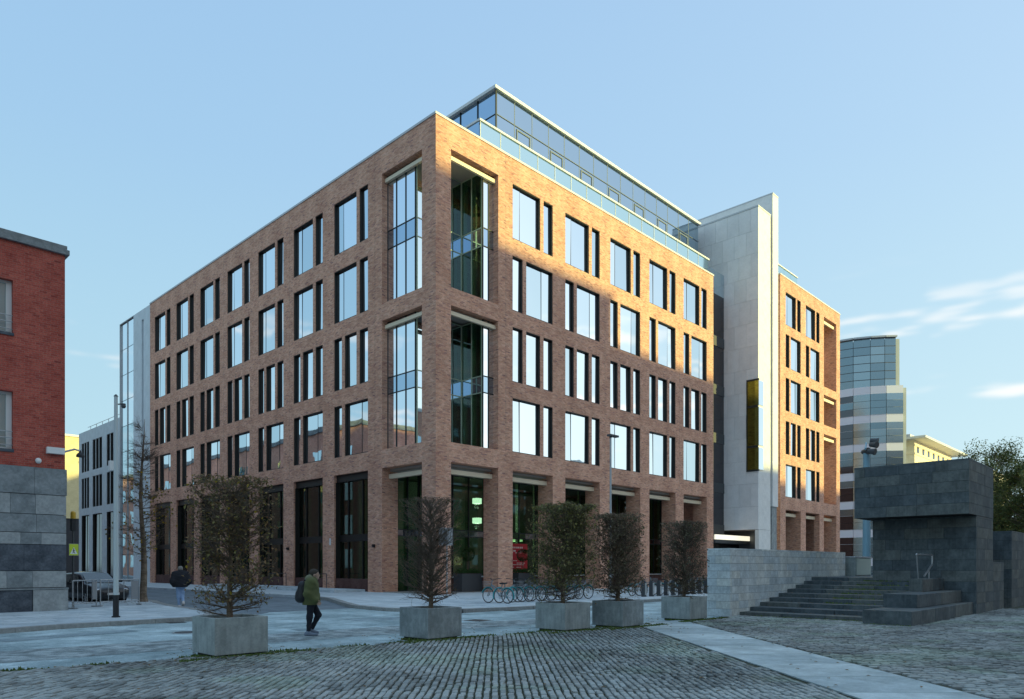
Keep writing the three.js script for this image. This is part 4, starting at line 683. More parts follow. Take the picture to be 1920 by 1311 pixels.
// ---------- lamps, poles, signs, barriers ----------
{
  let o = thing('utility_pole', 'tall pale steel pole with dark base and small camera on the left-hand pavement', 'pole', -18.57, 6.75, 0, undefined, 0.11);
  mesh('shaft', merge([cyl(0.078, 0.066, 4.2, 14, 0, 0.7, 0), cyl(0.058, 0.052, 1.95, 14, 0, 4.9, 0)]), M.polePale, o); mesh('base_sleeve', merge([cyl(0.084, 0.084, 0.7, 14), cyl(0.12, 0.12, 0.05, 14)]), M.black, o); mesh('cap', cyl(0.07, 0.02, 0.06, 12, 0, 6.85, 0), M.dkgrey, o);
  mesh('camera', merge([bar([0, 6.6, 0], [0.2, 6.65, 0], 0.02), new THREE.SphereGeometry(0.07, 12, 8).translate(0.22, 6.58, 0), cyl(0.06, 0.06, 0.06, 10, 0.22, 6.6, 0)]), M.dkgrey, o); mesh('junction_box', cbox(-0.17, -0.02, 4.55, 4.85, -0.16, 0.02, 0.01), M.white, o);
  o = thing('street_lamp', 'slim grey street lamp with flat head in front of the arcade', 'street lamp', 3.92, 9.13, 0, undefined, 0.11);
  mesh('column', merge([cyl(0.09, 0.075, 1.2, 12), cyl(0.06, 0.045, 7.1, 12, 0, 1.2, 0)]), M.galv, o); mesh('lamp_head', merge([cbox(-0.15, 0.55, 8.22, 8.32, -0.14, 0.14, 0.02), cyl(0.06, 0.06, 0.14, 10, 0, 8.15, 0)]), M.dkgrey, o); mesh('notice', box(-0.09, 0.0, 1.5, 1.9, -0.12, -0.095), std(0.6, 0.5, 0.12), o);
  o = thing('plaza_lamp', 'pale blue lamp column with angled spotlights behind the steps', 'street lamp', 11.9, 18.9, 0, undefined, 0);
  mesh('column', cyl(0.2, 0.16, 7.4, 14), M.poleTeal, o); mesh('crossarm', bar([-0.5, 7.45, 0.1], [0.25, 7.85, -0.1], 0.05), M.poleTeal, o);
  for (const [x, y, z, t] of [[-0.45, 7.35, 0.2, 0.7], [-0.1, 7.7, 0.2, 0.5], [0.2, 7.95, 0.1, 0.9], [0.05, 7.4, -0.2, 0.3]]) { const h = mesh('spotlight', merge([cyl(0.11, 0.16, 0.34, 12), cyl(0.17, 0.17, 0.04, 12, 0, 0.33, 0)]), M.dkgrey, o); h.position.set(x, y, z); h.rotation.set(1.2, t * 2, 0.6); }
  o = thing('street_sign', 'grey street sign on a thin post in front of the corner pier', 'sign', -2.53, 3.86, -0.5, undefined, 0.11);
  mesh('post', cyl(0.035, 0.035, 3.5, 10), M.galv, o); mesh('panel', cbox(-0.42, 0.28, 2.62, 3.5, 0.04, 0.07, 0.006), M.galv, o); mesh('panel_face', box(-0.22, -0.02, 2.72, 3.4, 0.071, 0.076), std(0.16, 0.18, 0.2, 0.5), o);
  // pedestrian sign with amber beacon
  o = thing('crossing_sign', 'yellow-green pedestrian sign with amber beacon on a dark pole beside the stone base', 'sign', -17.86, -0.31, 0.1, undefined, 0.11);
  mesh('post', cyl(0.04, 0.035, 3.6, 10), M.dkgrey, o); mesh('beacon', merge([cyl(0.09, 0.09, 0.2, 12, 0, 3.42, 0), new THREE.SphereGeometry(0.09, 12, 8).translate(0, 3.62, 0)]), std(0.6, 0.36, 0.03, 0.4), o); mesh('beacon_housing', cbox(-0.08, 0.08, 2.95, 3.4, -0.08, 0.08, 0.01), M.black, o);
  const cv = document.createElement('canvas'); cv.width = 256; cv.height = 340; const c = cv.getContext('2d'); c.fillStyle = '#c8dc3c'; c.fillRect(0, 0, 256, 340); c.fillStyle = '#eef4f0'; c.beginPath(); c.moveTo(128, 90); c.lineTo(232, 300); c.lineTo(24, 300); c.closePath(); c.fill(); c.fillStyle = '#1e2a1e'; c.beginPath(); c.arc(128, 150, 17, 0, 7); c.fill(); c.lineWidth = 18; c.strokeStyle = '#1e2a1e'; c.lineCap = 'round'; c.beginPath(); c.moveTo(128, 172); c.lineTo(126, 222); c.lineTo(98, 276); c.moveTo(126, 222); c.lineTo(158, 276); c.moveTo(128, 184); c.lineTo(98, 214); c.moveTo(128, 184); c.lineTo(158, 208); c.stroke();
  const ct = new THREE.CanvasTexture(cv); ct.colorSpace = THREE.SRGBColorSpace; mesh('plate', cbox(-0.17, 0.17, 2.0, 2.45, 0.045, 0.06, 0.004), M.galv, o); const pf = mesh('plate_face', new THREE.PlaneGeometry(0.32, 0.43), new THREE.MeshStandardMaterial({ map: ct, roughness: 0.5 }), o); pf.position.set(0, 2.225, 0.063);
  // barriers
  const bl = ['low steel pedestrian barrier beside the stone base corner', 'low steel pedestrian barrier standing in front of the dark parked car'];
  [[-17.6, 0.2, 0.75], [-16.1, -0.6, 0.1]].forEach(([x, z, a], i) => { const b = thing('barrier', bl[i], 'barrier', x, z, a, 'steel barriers on the left-hand pavement', 0.11); mesh('frame', merge([bar([-0.75, 0.05, 0], [-0.75, 1.05, 0], 0.024), bar([0.75, 0.05, 0], [0.75, 1.05, 0], 0.024), bar([-0.75, 1.05, 0], [0.75, 1.05, 0], 0.024), bar([-0.75, 0.18, 0], [0.75, 0.18, 0], 0.02), bar([-0.75, 0.03, -0.2], [-0.75, 0.03, 0.2], 0.025), bar([0.75, 0.03, -0.2], [0.75, 0.03, 0.2], 0.025)]), M.galv, b); for (let k = 0; k < 4; k++) mesh('upright', bar([-0.45 + k * 0.3, 0.18, 0], [-0.45 + k * 0.3, 1.05, 0], 0.012, 6), M.galv, b); mesh('sign_plate', box(0.42, 0.70, 0.3, 1.0, 0.03, 0.04), M.grey, b); });
}
// ---------- lobby things seen through the arcade ----------
{
  const g = new Leaves(), r = rng(1500), v = (a, b, c) => new THREE.Vector3(a, b, c);
  for (let i = 0; i < 1600; i++) { const d = v(r() * 2 - 1, r() * 2 - 1, r() * 2 - 1).normalize(), p = d.clone().multiplyScalar(0.34 + r() * 0.06); g.leaf(p, v(d.x + (r() - 0.5), d.y + (r() - 0.5), d.z + (r() - 0.5)).normalize(), v(r(), 1, r()).normalize(), 0.07, 0.04, [0.03 + r() * 0.02, 0.07 + r() * 0.03, 0.02]); }
  const ball = g.build();
  const t = thing('topiary_tree', 'clipped ball topiary in tall dark planter inside the corner arcade', 'plant', 4.2, -1.9, 0, 'topiary balls in the arcade', 0.14);
  mesh('pot', merge([cbox(-0.85, 0.85, 0, 1.1, -0.4, 0.4, 0.02)]), M.dkgrey, t); mesh('soil', box(-0.8, 0.8, 1.1, 1.13, -0.36, 0.36), M.soil, t); mesh('stem', merge([cyl(0.03, 0.025, 1.1, 8, 0, 1.1, 0)]), M.bark, t); const c = mesh('crown', ball, M.leaf, t); c.position.y = 2.3;
  const u = new Leaves(); for (let i = 0; i < 900; i++) { const p = v((r() * 2 - 1) * 0.78, 1.12 + r() * r() * 0.28, (r() * 2 - 1) * 0.34); u.leaf(p, v(r() - 0.5, 0.7, r() - 0.5).normalize(), v(r() - 0.5, 1, r() - 0.5).normalize(), 0.12, 0.04, [0.05, 0.11, 0.03]); } mesh('underplanting', u.build(), M.leaf, t);
  copyThing(t, 9.4, -2.1, 0, 'clipped ball topiary standing in front of the red poster', 'topiary balls in the arcade', 0.14);
  copyThing(t, 22.6, -2.1, 0, 'clipped ball topiary between the far arcade piers', 'topiary balls in the arcade', 0.14);
  const s = thing('red_poster', 'red poster board with pale print standing behind the arcade plinth', 'sign', 10.1, -3.3, 0, undefined, 1.06);
  const cv = document.createElement('canvas'); cv.width = 256; cv.height = 340; const x = cv.getContext('2d'); x.fillStyle = '#c8202c'; x.fillRect(0, 0, 256, 340); x.fillStyle = '#efd6cf'; const rr = rng(9); for (let j = 0; j < 9; j++) { let q = 20; const y = [30, 66, 92, 178, 204, 222, 250, 276, 302][j]; while (q < 200) { const w = 8 + rr() * 26; if (rr() > 0.2) x.fillRect(q, y, w, j < 2 ? 18 : 8); q += w + 6; } }
  const ct = new THREE.CanvasTexture(cv); ct.colorSpace = THREE.SRGBColorSpace; mesh('board', cbox(-1.05, 1.05, 0, 2.2, -0.06, 0, 0.01), M.redPaint, s); const pf = mesh('print', new THREE.PlaneGeometry(2.05, 2.15), new THREE.MeshStandardMaterial({ map: ct, roughness: 0.5 }), s); pf.position.set(0, 1.1, 0.004);
  // pendant lights in the lobby
  const lab = ['upper square pendant light glowing in the corner lobby', 'lower square pendant light glowing in the corner lobby', 'green-tinted pendant light glowing behind the red poster'];
  [[8.1, -5.2, 6.0, [1, 0.93, 0.72], 0.5], [8.1, -5.2, 4.65, [1, 0.93, 0.72], 0.5], [12.2, -5.4, 3.5, [0.8, 0.95, 0.45], 0.7]].forEach(([px, pz, py, col, w], i) => {
    const l = thing('pendant_light', lab[i], 'lamp', px, pz, 0, 'pendant lights in the lobby', py);
    mesh('shade', cbox(-w / 2, w / 2, 0, 0.38, -w / 2, w / 2, 0.03), std(0.8, 0.8, 0.7, 0.6, 0, { emissive: new THREE.Color().setRGB(...col), emissiveIntensity: i === 2 ? 1.2 : 2.4 }), l); mesh('cable', cyl(0.012, 0.012, 7.48 - py - 0.38, 6, 0, 0.38, 0), M.black, l);
    const p = new THREE.PointLight(new THREE.Color().setRGB(...col), i === 2 ? 1.5 : 2.5, 0, 2); p.position.set(0, -0.25, 0); p.castShadow = true; p.shadow.radius = 8; p.name = 'lamp_light'; l.add(p);
  });
}
// ---------- bicycles and docking posts ----------
{
  const b = thing('bicycle', 'hire bicycle with turquoise mudguards at the end of the docking row by the arcade', 'bicycle', -4.3, 9.2, 0, 'hire bicycles by the arcade', 0.11);
  const tor = (r, t, m = 8, n = 28) => new THREE.TorusGeometry(r, t, m, n);
  for (const x of [-0.53, 0.53]) { const w = add(new THREE.Group(), 'wheel', b); w.position.set(x, 0.33, 0); mesh('tyre', tor(0.31, 0.02), M.rubber, w); mesh('rim', merge([tor(0.285, 0.011, 6, 28), cyl(0.03, 0.03, 0.1, 8, 0, -0.05, 0).rotateX(Math.PI / 2), ...Array.from({ length: 12 }, (_, k) => bar([0, 0, 0.02 * (k % 2 ? 1 : -1)], [Math.cos(k * 0.5236) * 0.285, Math.sin(k * 0.5236) * 0.285, 0], 0.003, 4))]), M.steel, w); }
  mesh('frame', merge([bar([-0.53, 0.33, 0.05], [-0.16, 0.3, 0.03], 0.014), bar([-0.16, 0.3, 0], [-0.24, 0.82, 0], 0.022), bar([-0.16, 0.3, 0], [0.34, 0.78, 0], 0.032), bar([-0.22, 0.55, 0], [0.34, 0.8, 0], 0.02), bar([-0.53, 0.33, -0.05], [-0.23, 0.72, -0.02], 0.012), bar([0.53, 0.33, 0.05], [0.40, 0.66, 0.05], 0.014), bar([0.53, 0.33, -0.05], [0.40, 0.66, -0.05], 0.014), bar([0.41, 0.64, 0], [0.30, 1.0, 0], 0.022)]), std(0.22, 0.25, 0.27, 0.4, 0.3), b);
  mesh('handlebar', merge([bar([0.30, 1.0, -0.05], [0.30, 1.0, 0.05], 0.014), bar([0.30, 1.0, 0.05], [0.2, 1.06, 0.27], 0.012), bar([0.30, 1.0, -0.05], [0.2, 1.06, -0.27], 0.012), bar([0.2, 1.06, 0.27], [0.1, 1.05, 0.29], 0.016), bar([0.2, 1.06, -0.27], [0.1, 1.05, -0.29], 0.016)]), M.black, b);
  mesh('saddle', (() => { const s = new THREE.Shape(); s.moveTo(-0.13, -0.08); s.quadraticCurveTo(-0.15, 0, -0.13, 0.08); s.quadraticCurveTo(0, 0.06, 0.14, 0.02); s.lineTo(0.14, -0.02); s.quadraticCurveTo(0, -0.06, -0.13, -0.08); const g = new THREE.ExtrudeGeometry(s, { depth: 0.03, bevelEnabled: true, bevelSize: 0.012, bevelThickness: 0.015, bevelSegments: 2 }); g.rotateX(-Math.PI / 2); g.translate(-0.26, 0.84, 0); return g; })(), M.black, b);
  const teal = std(0.03, 0.28, 0.30, 0.4), arc = (x, a0, a1) => { const L = []; for (let k = 0; k < 8; k++) { const p = a0 + (a1 - a0) * k / 8, q = a0 + (a1 - a0) * (k + 1) / 8; L.push(bar([x + Math.cos(p) * 0.35, 0.33 + Math.sin(p) * 0.35, 0], [x + Math.cos(q) * 0.35, 0.33 + Math.sin(q) * 0.35, 0], 0.03, 6)); } return merge(L); };
  mesh('mudguard', arc(-0.53, 0.7, 3.5), teal, b); mesh('mudguard', arc(0.53, 0.3, 2.3), teal, b);
  mesh('basket', merge([0, 1, 2, 3].map(k => { const y = 0.72 + k * 0.07, w = 0.13 + k * 0.012; return merge([bar([0.42, y, -w], [0.72, y, -w], 0.006, 5), bar([0.42, y, w], [0.72, y, w], 0.006, 5), bar([0.72, y, -w], [0.72, y, w], 0.006, 5), bar([0.42, y, -w], [0.42, y, w], 0.006, 5)]); }).concat([cbox(0.42, 0.72, 0.70, 0.715, -0.13, 0.13, 0.003)], [-0.12, -0.04, 0.04, 0.12].map(z => bar([0.72, 0.71, z], [0.73, 0.93, z * 1.1], 0.005, 5)))), M.grey, b);
  mesh('crank', merge([tor(0.09, 0.012, 5, 18).translate(-0.16, 0.3, 0.05), bar([-0.16, 0.3, 0.07], [-0.02, 0.22, 0.09], 0.01), bar([-0.16, 0.3, -0.07], [-0.30, 0.38, -0.09], 0.01), cbox(-0.06, 0.02, 0.21, 0.23, 0.09, 0.17, 0.004), cbox(-0.34, -0.26, 0.37, 0.39, -0.17, -0.09, 0.004)]), M.steel, b);
  b.rotation.y = TH + Math.PI / 2 + 0.1;
  const d = thing('docking_post', 'slim dark docking post with pale front standing in the bicycle row', 'bike dock', 5.58, 10.05, 0, 'bicycle docking posts by the arcade', 0.11);
  mesh('body', merge([cbox(-0.09, 0.09, 0, 0.8, -0.14, 0.1, 0.03), cyl(0.08, 0.08, 0.05, 12, 0, 0.79, -0.02)]), M.dkgrey, d); mesh('front_plate', box(-0.07, 0.07, 0.1, 0.72, 0.101, 0.112), M.steel, d); mesh('lock_arm', bar([0, 0.62, -0.13], [0, 0.62, -0.3], 0.025), M.black, d);
  const r = rng(1600), row = 'hire bicycle parked in the docking row by the arcade';
  for (let i = 1; i < 9; i++) { const x = -4.3 + i * 0.7; copyThing(b, x, 9.2 + (r() - 0.5) * 0.1, Math.PI / 2 + 0.1 + (r() - 0.5) * 0.25, row, null, 0.11); }
  for (let i = 0; i < 13; i++) { const x = 6.3 + i * 0.72; copyThing(d, x, 10.05, 0, null, null, 0.11); if ([0, 1, 4, 6, 7, 8, 9, 10, 11].includes(i)) copyThing(b, x, 9.2 + (r() - 0.5) * 0.1, Math.PI / 2 + 0.1 + (r() - 0.5) * 0.25, row, null, 0.11); }
}
// ---------- cars ----------
function carThing(x, z, turn, label, paint) {
  const o = thing('parked_car', label, 'car', x, z, turn, 'cars on the left-hand street', -0.03);   // length along local x, front at +x
  // stations along the car: [x, bottom, belt, top, half width at belt, half width at top]
  const st = [[-2.12, 0.42, 0.72, 0.78, 0.66, 0.6], [-2.05, 0.28, 0.86, 0.98, 0.78, 0.66], [-1.75, 0.24, 0.92, 1.28, 0.84, 0.62], [-1.2, 0.22, 0.93, 1.44, 0.87, 0.60], [-0.4, 0.2, 0.92, 1.48, 0.88, 0.60], [0.25, 0.2, 0.91, 1.42, 0.88, 0.59], [0.75, 0.2, 0.90, 1.12, 0.88, 0.62], [1.0, 0.2, 0.90, 0.97, 0.87, 0.68], [1.5, 0.2, 0.84, 0.90, 0.85, 0.66], [1.95, 0.24, 0.72, 0.79, 0.79, 0.6], [2.12, 0.36, 0.62, 0.68, 0.66, 0.5]];
  const secs = 16, P = [], I = [];
  for (const [sx, b, be, t, w, wt] of st) { const half = [[0, b], [w * 0.8, b], [w * 0.96, b + 0.1], [w, (b + be) / 2], [w * 0.97, be], [wt + (w - wt) * 0.25, be + (t - be) * 0.7], [wt, t - 0.03], [wt * 0.5, t], [0, t + 0.01]]; const ring = [...half.map(([z1, y1]) => [sx, y1, z1]), ...half.slice(1, -1).reverse().map(([z1, y1]) => [sx, y1, -z1])]; for (const q of ring) P.push(...q); }
  const n = 16; for (let s = 0; s < st.length - 1; s++) for (let k = 0; k < n; k++) { const a = s * n + k, b2 = s * n + (k + 1) % n, c = a + n, d2 = b2 + n; I.push(a, b2, c, b2, d2, c); }
  for (const s of [0, st.length - 1]) for (let k = 1; k < n - 1; k++) s ? I.push(s * n, s * n + k, s * n + k + 1) : I.push(0, k + 1, k);
  const g = new THREE.BufferGeometry(); g.setAttribute('position', new THREE.Float32BufferAttribute(P, 3)); g.setIndex(I); g.computeVertexNormals(); mesh('body', uvm(g), paint, o);
  const glass = new THREE.MeshPhysicalMaterial({ color: new THREE.Color().setRGB(0.02, 0.025, 0.03), roughness: 0.05, clearcoat: 1, clearcoatRoughness: 0.02 });
  const quad = (pts, name) => { const q = new THREE.BufferGeometry(); q.setAttribute('position', new THREE.Float32BufferAttribute([...pts[0], ...pts[1], ...pts[2], ...pts[0], ...pts[2], ...pts[3]], 3)); q.computeVertexNormals(); mesh(name, uvm(q), glass, o); };
  quad([[0.30, 1.415, -0.55], [0.30, 1.415, 0.55], [1.0, 1.0, 0.66], [1.0, 1.0, -0.66]], 'windscreen'); quad([[-1.70, 1.32, -0.56], [-1.70, 1.32, 0.56], [-2.08, 1.0, 0.62], [-2.08, 1.0, -0.62]], 'rear_window');
  for (const s of [-1, 1]) { quad([[-1.55, 0.96, s * 0.85], [-0.35, 0.96, s * 0.875], [-0.35, 1.38, s * 0.70], [-1.35, 1.34, s * 0.70]], 'side_window'); quad([[-0.3, 0.96, s * 0.875], [0.8, 0.97, s * 0.865], [0.25, 1.34, s * 0.70], [-0.3, 1.38, s * 0.70]], 'side_window'); mesh('mirror', cbox(0.62, 0.74, 0.98, 1.1, s > 0 ? 0.88 : -1.05, s > 0 ? 1.05 : -0.88, 0.02), paint, o); mesh('headlight', new THREE.SphereGeometry(1, 12, 8).scale(0.1, 0.075, 0.17).translate(1.98, 0.66, s * 0.58), M.steel, o); mesh('tail_light', cbox(-2.1, -2.0, 0.75, 0.95, s * 0.66 - 0.09, s * 0.66 + 0.09, 0.02), M.redPaint, o);
    for (const wx of [-1.3, 1.32]) { const w = add(new THREE.Group(), 'wheel', o); w.position.set(wx, 0.32, s * 0.78); mesh('tyre', new THREE.TorusGeometry(0.25, 0.075, 10, 26), M.rubber, w); mesh('rim', merge([cyl(0.2, 0.2, 0.1, 20, 0, -0.05, 0).rotateX(Math.PI / 2), ...[0, 1, 2, 3, 4].map(k => bar([0, 0, s * 0.06], [Math.cos(k * 1.257) * 0.19, Math.sin(k * 1.257) * 0.19, s * 0.06], 0.022, 6))]), M.steel, w); } }
  mesh('grille', cbox(2.06, 2.16, 0.42, 0.56, -0.42, 0.42, 0.01), M.black, o); mesh('number_plate', box(2.155, 2.17, 0.44, 0.54, -0.26, 0.26), M.white, o);
}
carThing(-15.4, -6.6, -Math.PI / 2 + 0.12, 'dark blue hatchback parked with its front towards the steel barrier', new THREE.MeshPhysicalMaterial({ color: new THREE.Color().setRGB(0.008, 0.011, 0.016), roughness: 0.5, clearcoat: 0.6, clearcoatRoughness: 0.08 }));
carThing(-15.9, -12.4, -Math.PI / 2, 'white car parked behind the dark hatchback', new THREE.MeshPhysicalMaterial({ color: new THREE.Color().setRGB(0.62, 0.65, 0.66), roughness: 0.35, clearcoat: 1, clearcoatRoughness: 0.05 }));
// ---------- people ----------
function surfaceNets(fn, lo, hi, c) { // smooth mesh of the zero level of a distance field
  const nx = Math.ceil((hi[0] - lo[0]) / c) + 1, ny = Math.ceil((hi[1] - lo[1]) / c) + 1, nz = Math.ceil((hi[2] - lo[2]) / c) + 1, F = new Float32Array(nx * ny * nz), id = new Int32Array(nx * ny * nz).fill(-1), P = [], I = [], at = (i, j, k) => (k * ny + j) * nx + i;
  for (let k = 0; k < nz; k++) for (let j = 0; j < ny; j++) for (let i = 0; i < nx; i++) F[at(i, j, k)] = fn(lo[0] + i * c, lo[1] + j * c, lo[2] + k * c);
  for (let k = 0; k < nz - 1; k++) for (let j = 0; j < ny - 1; j++) for (let i = 0; i < nx - 1; i++) {
    let n = 0, x = 0, y = 0, z = 0; const v = (a) => F[at(i + (a & 1), j + (a >> 1 & 1), k + (a >> 2 & 1))];
    for (const [a, b] of EDGES) { const p = v(a), q = v(b); if (p < 0 !== q < 0) { const t = p / (p - q); x += (a & 1) + ((b & 1) - (a & 1)) * t; y += (a >> 1 & 1) + ((b >> 1 & 1) - (a >> 1 & 1)) * t; z += (a >> 2 & 1) + ((b >> 2 & 1) - (a >> 2 & 1)) * t; n++; } }
    if (n) { id[at(i, j, k)] = P.length / 3; P.push(lo[0] + (i + x / n) * c, lo[1] + (j + y / n) * c, lo[2] + (k + z / n) * c); }
  }
  const st = [1, nx, nx * ny];
  for (let k = 1; k < nz - 1; k++) for (let j = 1; j < ny - 1; j++) for (let i = 1; i < nx - 1; i++) { const o = at(i, j, k); for (let d = 0; d < 3; d++) { const e = o + st[d]; if (F[o] < 0 !== F[e] < 0) { const u = st[(d + 1) % 3], w = st[(d + 2) % 3], a = id[o], b = id[o - u], cc = id[o - u - w], dd = id[o - w]; if (a < 0 || b < 0 || cc < 0 || dd < 0) continue; F[o] < 0 ? I.push(a, b, cc, a, cc, dd) : I.push(a, cc, b, a, dd, cc); } } }
  const g = new THREE.BufferGeometry(); g.setAttribute('position', new THREE.Float32BufferAttribute(P, 3)); g.setIndex(I); g.computeVertexNormals(); return uvm(g);
}
const EDGES = [[0, 1], [2, 3], [4, 5], [6, 7], [0, 2], [1, 3], [4, 6], [5, 7], [0, 4], [1, 5], [2, 6], [3, 7]];
function bones(list, k = 0.03, extra = 0) { // smooth union of tapered capsules
  return (x, y, z) => { let s = 0; for (const [a, b, ra, rb] of list) { const bx = b[0] - a[0], by = b[1] - a[1], bz = b[2] - a[2], px = x - a[0], py = y - a[1], pz = z - a[2], L = bx * bx + by * by + bz * bz || 1e-9, t = Math.max(0, Math.min(1, (px * bx + py * by + pz * bz) / L)), dx = px - bx * t, dy = py - by * t, dz = pz - bz * t; s += Math.exp(-(Math.sqrt(dx * dx + dy * dy + dz * dz) - ra - (rb - ra) * t - extra) / k); } return -k * Math.log(s + 1e-30); };
}
const clipY = (f, lo, hi) => (x, y, z) => Math.max(f(x, y, z), lo - y, y - hi);
const cloth = (r, g, b) => std(r, g, b, 0.95);
const skin = std(0.42, 0.27, 0.20, 0.6);
function hand(w, d, side) { // palm and five fingers; w wrist, d direction of the fingers
  const D = new THREE.Vector3(...d).normalize(), S = new THREE.Vector3(1, 0, 0), A = S.addScaledVector(D, -S.dot(D)).normalize(), N = D.clone().cross(A), at = (a, b, c) => [w[0] + D.x * a + A.x * b + N.x * c, w[1] + D.y * a + A.y * b + N.y * c, w[2] + D.z * a + A.z * b + N.z * c], L = [[at(0.0, 0, 0), at(0.085, 0.022, 0), 0.024, 0.018], [at(0.0, 0, 0), at(0.085, -0.02, 0), 0.024, 0.017]];
  [[0.03, 0.07], [0.01, 0.08], [-0.01, 0.074], [-0.03, 0.058]].forEach(([b, l]) => L.push([at(0.085, b, 0), at(0.085 + l * 0.55, b, side * 0.012), 0.0095, 0.009], [at(0.085 + l * 0.55, b, side * 0.012), at(0.085 + l, b * 0.9, side * 0.034), 0.009, 0.0075]));
  L.push([at(0.025, 0.028, 0), at(0.06, 0.058, side * 0.01), 0.012, 0.0105], [at(0.06, 0.058, side * 0.01), at(0.095, 0.062, side * 0.022), 0.0105, 0.009]); return L;
}
function personThing(x, z, turn, y, label, J, C) {
  const o = thing('person', label, 'person', x, z, turn, undefined, y);       // faces local +x
  const head = (() => { const [hx, hy, hz] = J.head; return [[[hx - 0.015, hy + 0.03, hz], [hx + 0.0, hy + 0.025, hz], 0.092, 0.09], [[hx + 0.02, hy - 0.05, hz], [hx + 0.05, hy - 0.085, hz], 0.066, 0.046], [[hx + 0.088, hy + 0.0, hz], [hx + 0.108, hy - 0.035, hz], 0.010, 0.016], [[hx - 0.01, hy - 0.01, hz - 0.088], [hx - 0.02, hy - 0.04, hz - 0.088], 0.016, 0.012], [[hx - 0.01, hy - 0.01, hz + 0.088], [hx - 0.02, hy - 0.04, hz + 0.088], 0.016, 0.012], [[hx - 0.02, hy - 0.07, hz], J.neck, 0.055, 0.06]]; })();
  const torso = [[J.neck, J.chest, 0.07, 0.13], [[J.chest[0], J.chest[1], J.chest[2] - 0.07], [J.hip[0], J.hip[1] + 0.05, J.hip[2] - 0.06], 0.115, 0.11], [[J.chest[0], J.chest[1], J.chest[2] + 0.07], [J.hip[0], J.hip[1] + 0.05, J.hip[2] + 0.06], 0.115, 0.11], [J.sh[0], J.sh[1], 0.07, 0.07]];
  const arms = [0, 1].flatMap(i => [[J.sh[i], J.el[i], 0.052, 0.042], [J.el[i], J.wr[i], 0.042, 0.028]]);
  const legs = [0, 1].flatMap(i => [[J.hj[i], J.kn[i], 0.088, 0.058], [J.kn[i], J.an[i], 0.057, 0.038]]);
  const feet = [0, 1].flatMap(i => [[[J.an[i][0] - 0.04, J.an[i][1] - 0.03, J.an[i][2]], J.toe[i], 0.04, 0.03]]);
  const all = [...head, ...torso, ...arms, ...legs, ...feet], lo = [-0.6, -0.05, -0.42], hi = [0.65, 1.9, 0.42];
  const parts = [surfaceNets(bones([...torso, ...arms, ...legs, ...feet, head[5]], 0.018), lo, hi, 0.02)];
  parts.push(surfaceNets(bones(head, 0.012), [J.head[0] - 0.16, J.head[1] - 0.2, J.head[2] - 0.14], [J.head[0] + 0.16, J.head[1] + 0.16, J.head[2] + 0.14], 0.007));
  [0, 1].forEach(i => { const w = J.wr[i]; parts.push(surfaceNets(bones(hand(w, J.hd[i], i ? 1 : -1), 0.005), [w[0] - 0.2, w[1] - 0.22, w[2] - 0.2], [w[0] + 0.2, w[1] + 0.2, w[2] + 0.2], 0.007)); });
  mesh('body', merge(parts), skin, o);
  const fold = (x1, y1, z1) => 0.006 * Math.sin(y1 * 38 + x1 * 17) * Math.sin(z1 * 23 + y1 * 9);
  const coat = bones([...torso, ...arms.map(([a, b, p, q]) => [a, b, p, q + 0.012]), [[J.hip[0], J.hip[1] + 0.05, J.hip[2]], [J.hip[0], J.hip[1] - (C.coatLow ?? 0.1), J.hip[2]], 0.17, 0.165]], 0.03, C.bulk ?? 0.03);
  mesh('jacket', surfaceNets((a, b, c) => Math.max(coat(a, b, c) + fold(a, b, c), (J.hip[1] - (C.coatLow ?? 0.1)) - b), lo, hi, 0.016), C.jacket, o);
  if (C.hood) mesh('hood', surfaceNets(bones([[[J.neck[0] - 0.09, J.neck[1] + 0.03, J.neck[2] - 0.08], [J.neck[0] - 0.09, J.neck[1] + 0.03, J.neck[2] + 0.08], 0.085, 0.085], [[J.neck[0] - 0.05, J.neck[1] + 0.08, J.neck[2] - 0.09], [J.neck[0] + 0.06, J.neck[1] - 0.0, J.neck[2] - 0.08], 0.05, 0.035], [[J.neck[0] - 0.05, J.neck[1] + 0.08, J.neck[2] + 0.09], [J.neck[0] + 0.06, J.neck[1] - 0.0, J.neck[2] + 0.08], 0.05, 0.035]], 0.03), lo, hi, 0.016), C.hood, o);
  mesh('trousers', surfaceNets(((f) => (a, b, c) => f(a, b, c) + fold(a, b, c) * 0.8)(bones([...legs, [[J.hip[0], J.hip[1], J.hip[2] - 0.06], [J.hip[0], J.hip[1], J.hip[2] + 0.06], 0.11, 0.11]], 0.02, 0.012)), lo, hi, 0.016), C.trousers, o);
  [0, 1].forEach(i => { const a = J.an[i], t = J.toe[i]; mesh('shoe', surfaceNets(bones([[[a[0] - 0.05, a[1] - 0.035, a[2]], [t[0] + 0.01, t[1], t[2]], 0.05, 0.042], [a, [a[0], a[1] + 0.03, a[2]], 0.047, 0.047]], 0.02), [Math.min(a[0], t[0]) - 0.2, Math.min(a[1], t[1]) - 0.12, a[2] - 0.12], [Math.max(a[0], t[0]) + 0.2, a[1] + 0.16, a[2] + 0.12], 0.012), C.shoe, o); });
  const [hx, hy, hz] = J.head; mesh('hair', surfaceNets((a, b, c) => Math.max(bones([[[hx - 0.03, hy + 0.04, hz], [hx - 0.01, hy + 0.04, hz], 0.104, 0.1], ...(C.long ? [[[hx - 0.07, hy, hz], [hx - 0.09, hy - 0.2, hz], 0.07, 0.05]] : [])], 0.02)(a, b, c), (a - hx) * 0.7 - (b - hy) * 0.9 - 0.0 - (a < hx ? 0.05 : 0)), [hx - 0.22, hy - 0.32, hz - 0.16], [hx + 0.16, hy + 0.18, hz + 0.16], 0.01), C.hair, o);
  for (const s of [-1, 1]) mesh('eye', new THREE.SphereGeometry(0.009, 8, 6).translate(hx + 0.084, hy - 0.002, hz + s * 0.032), M.black, o);
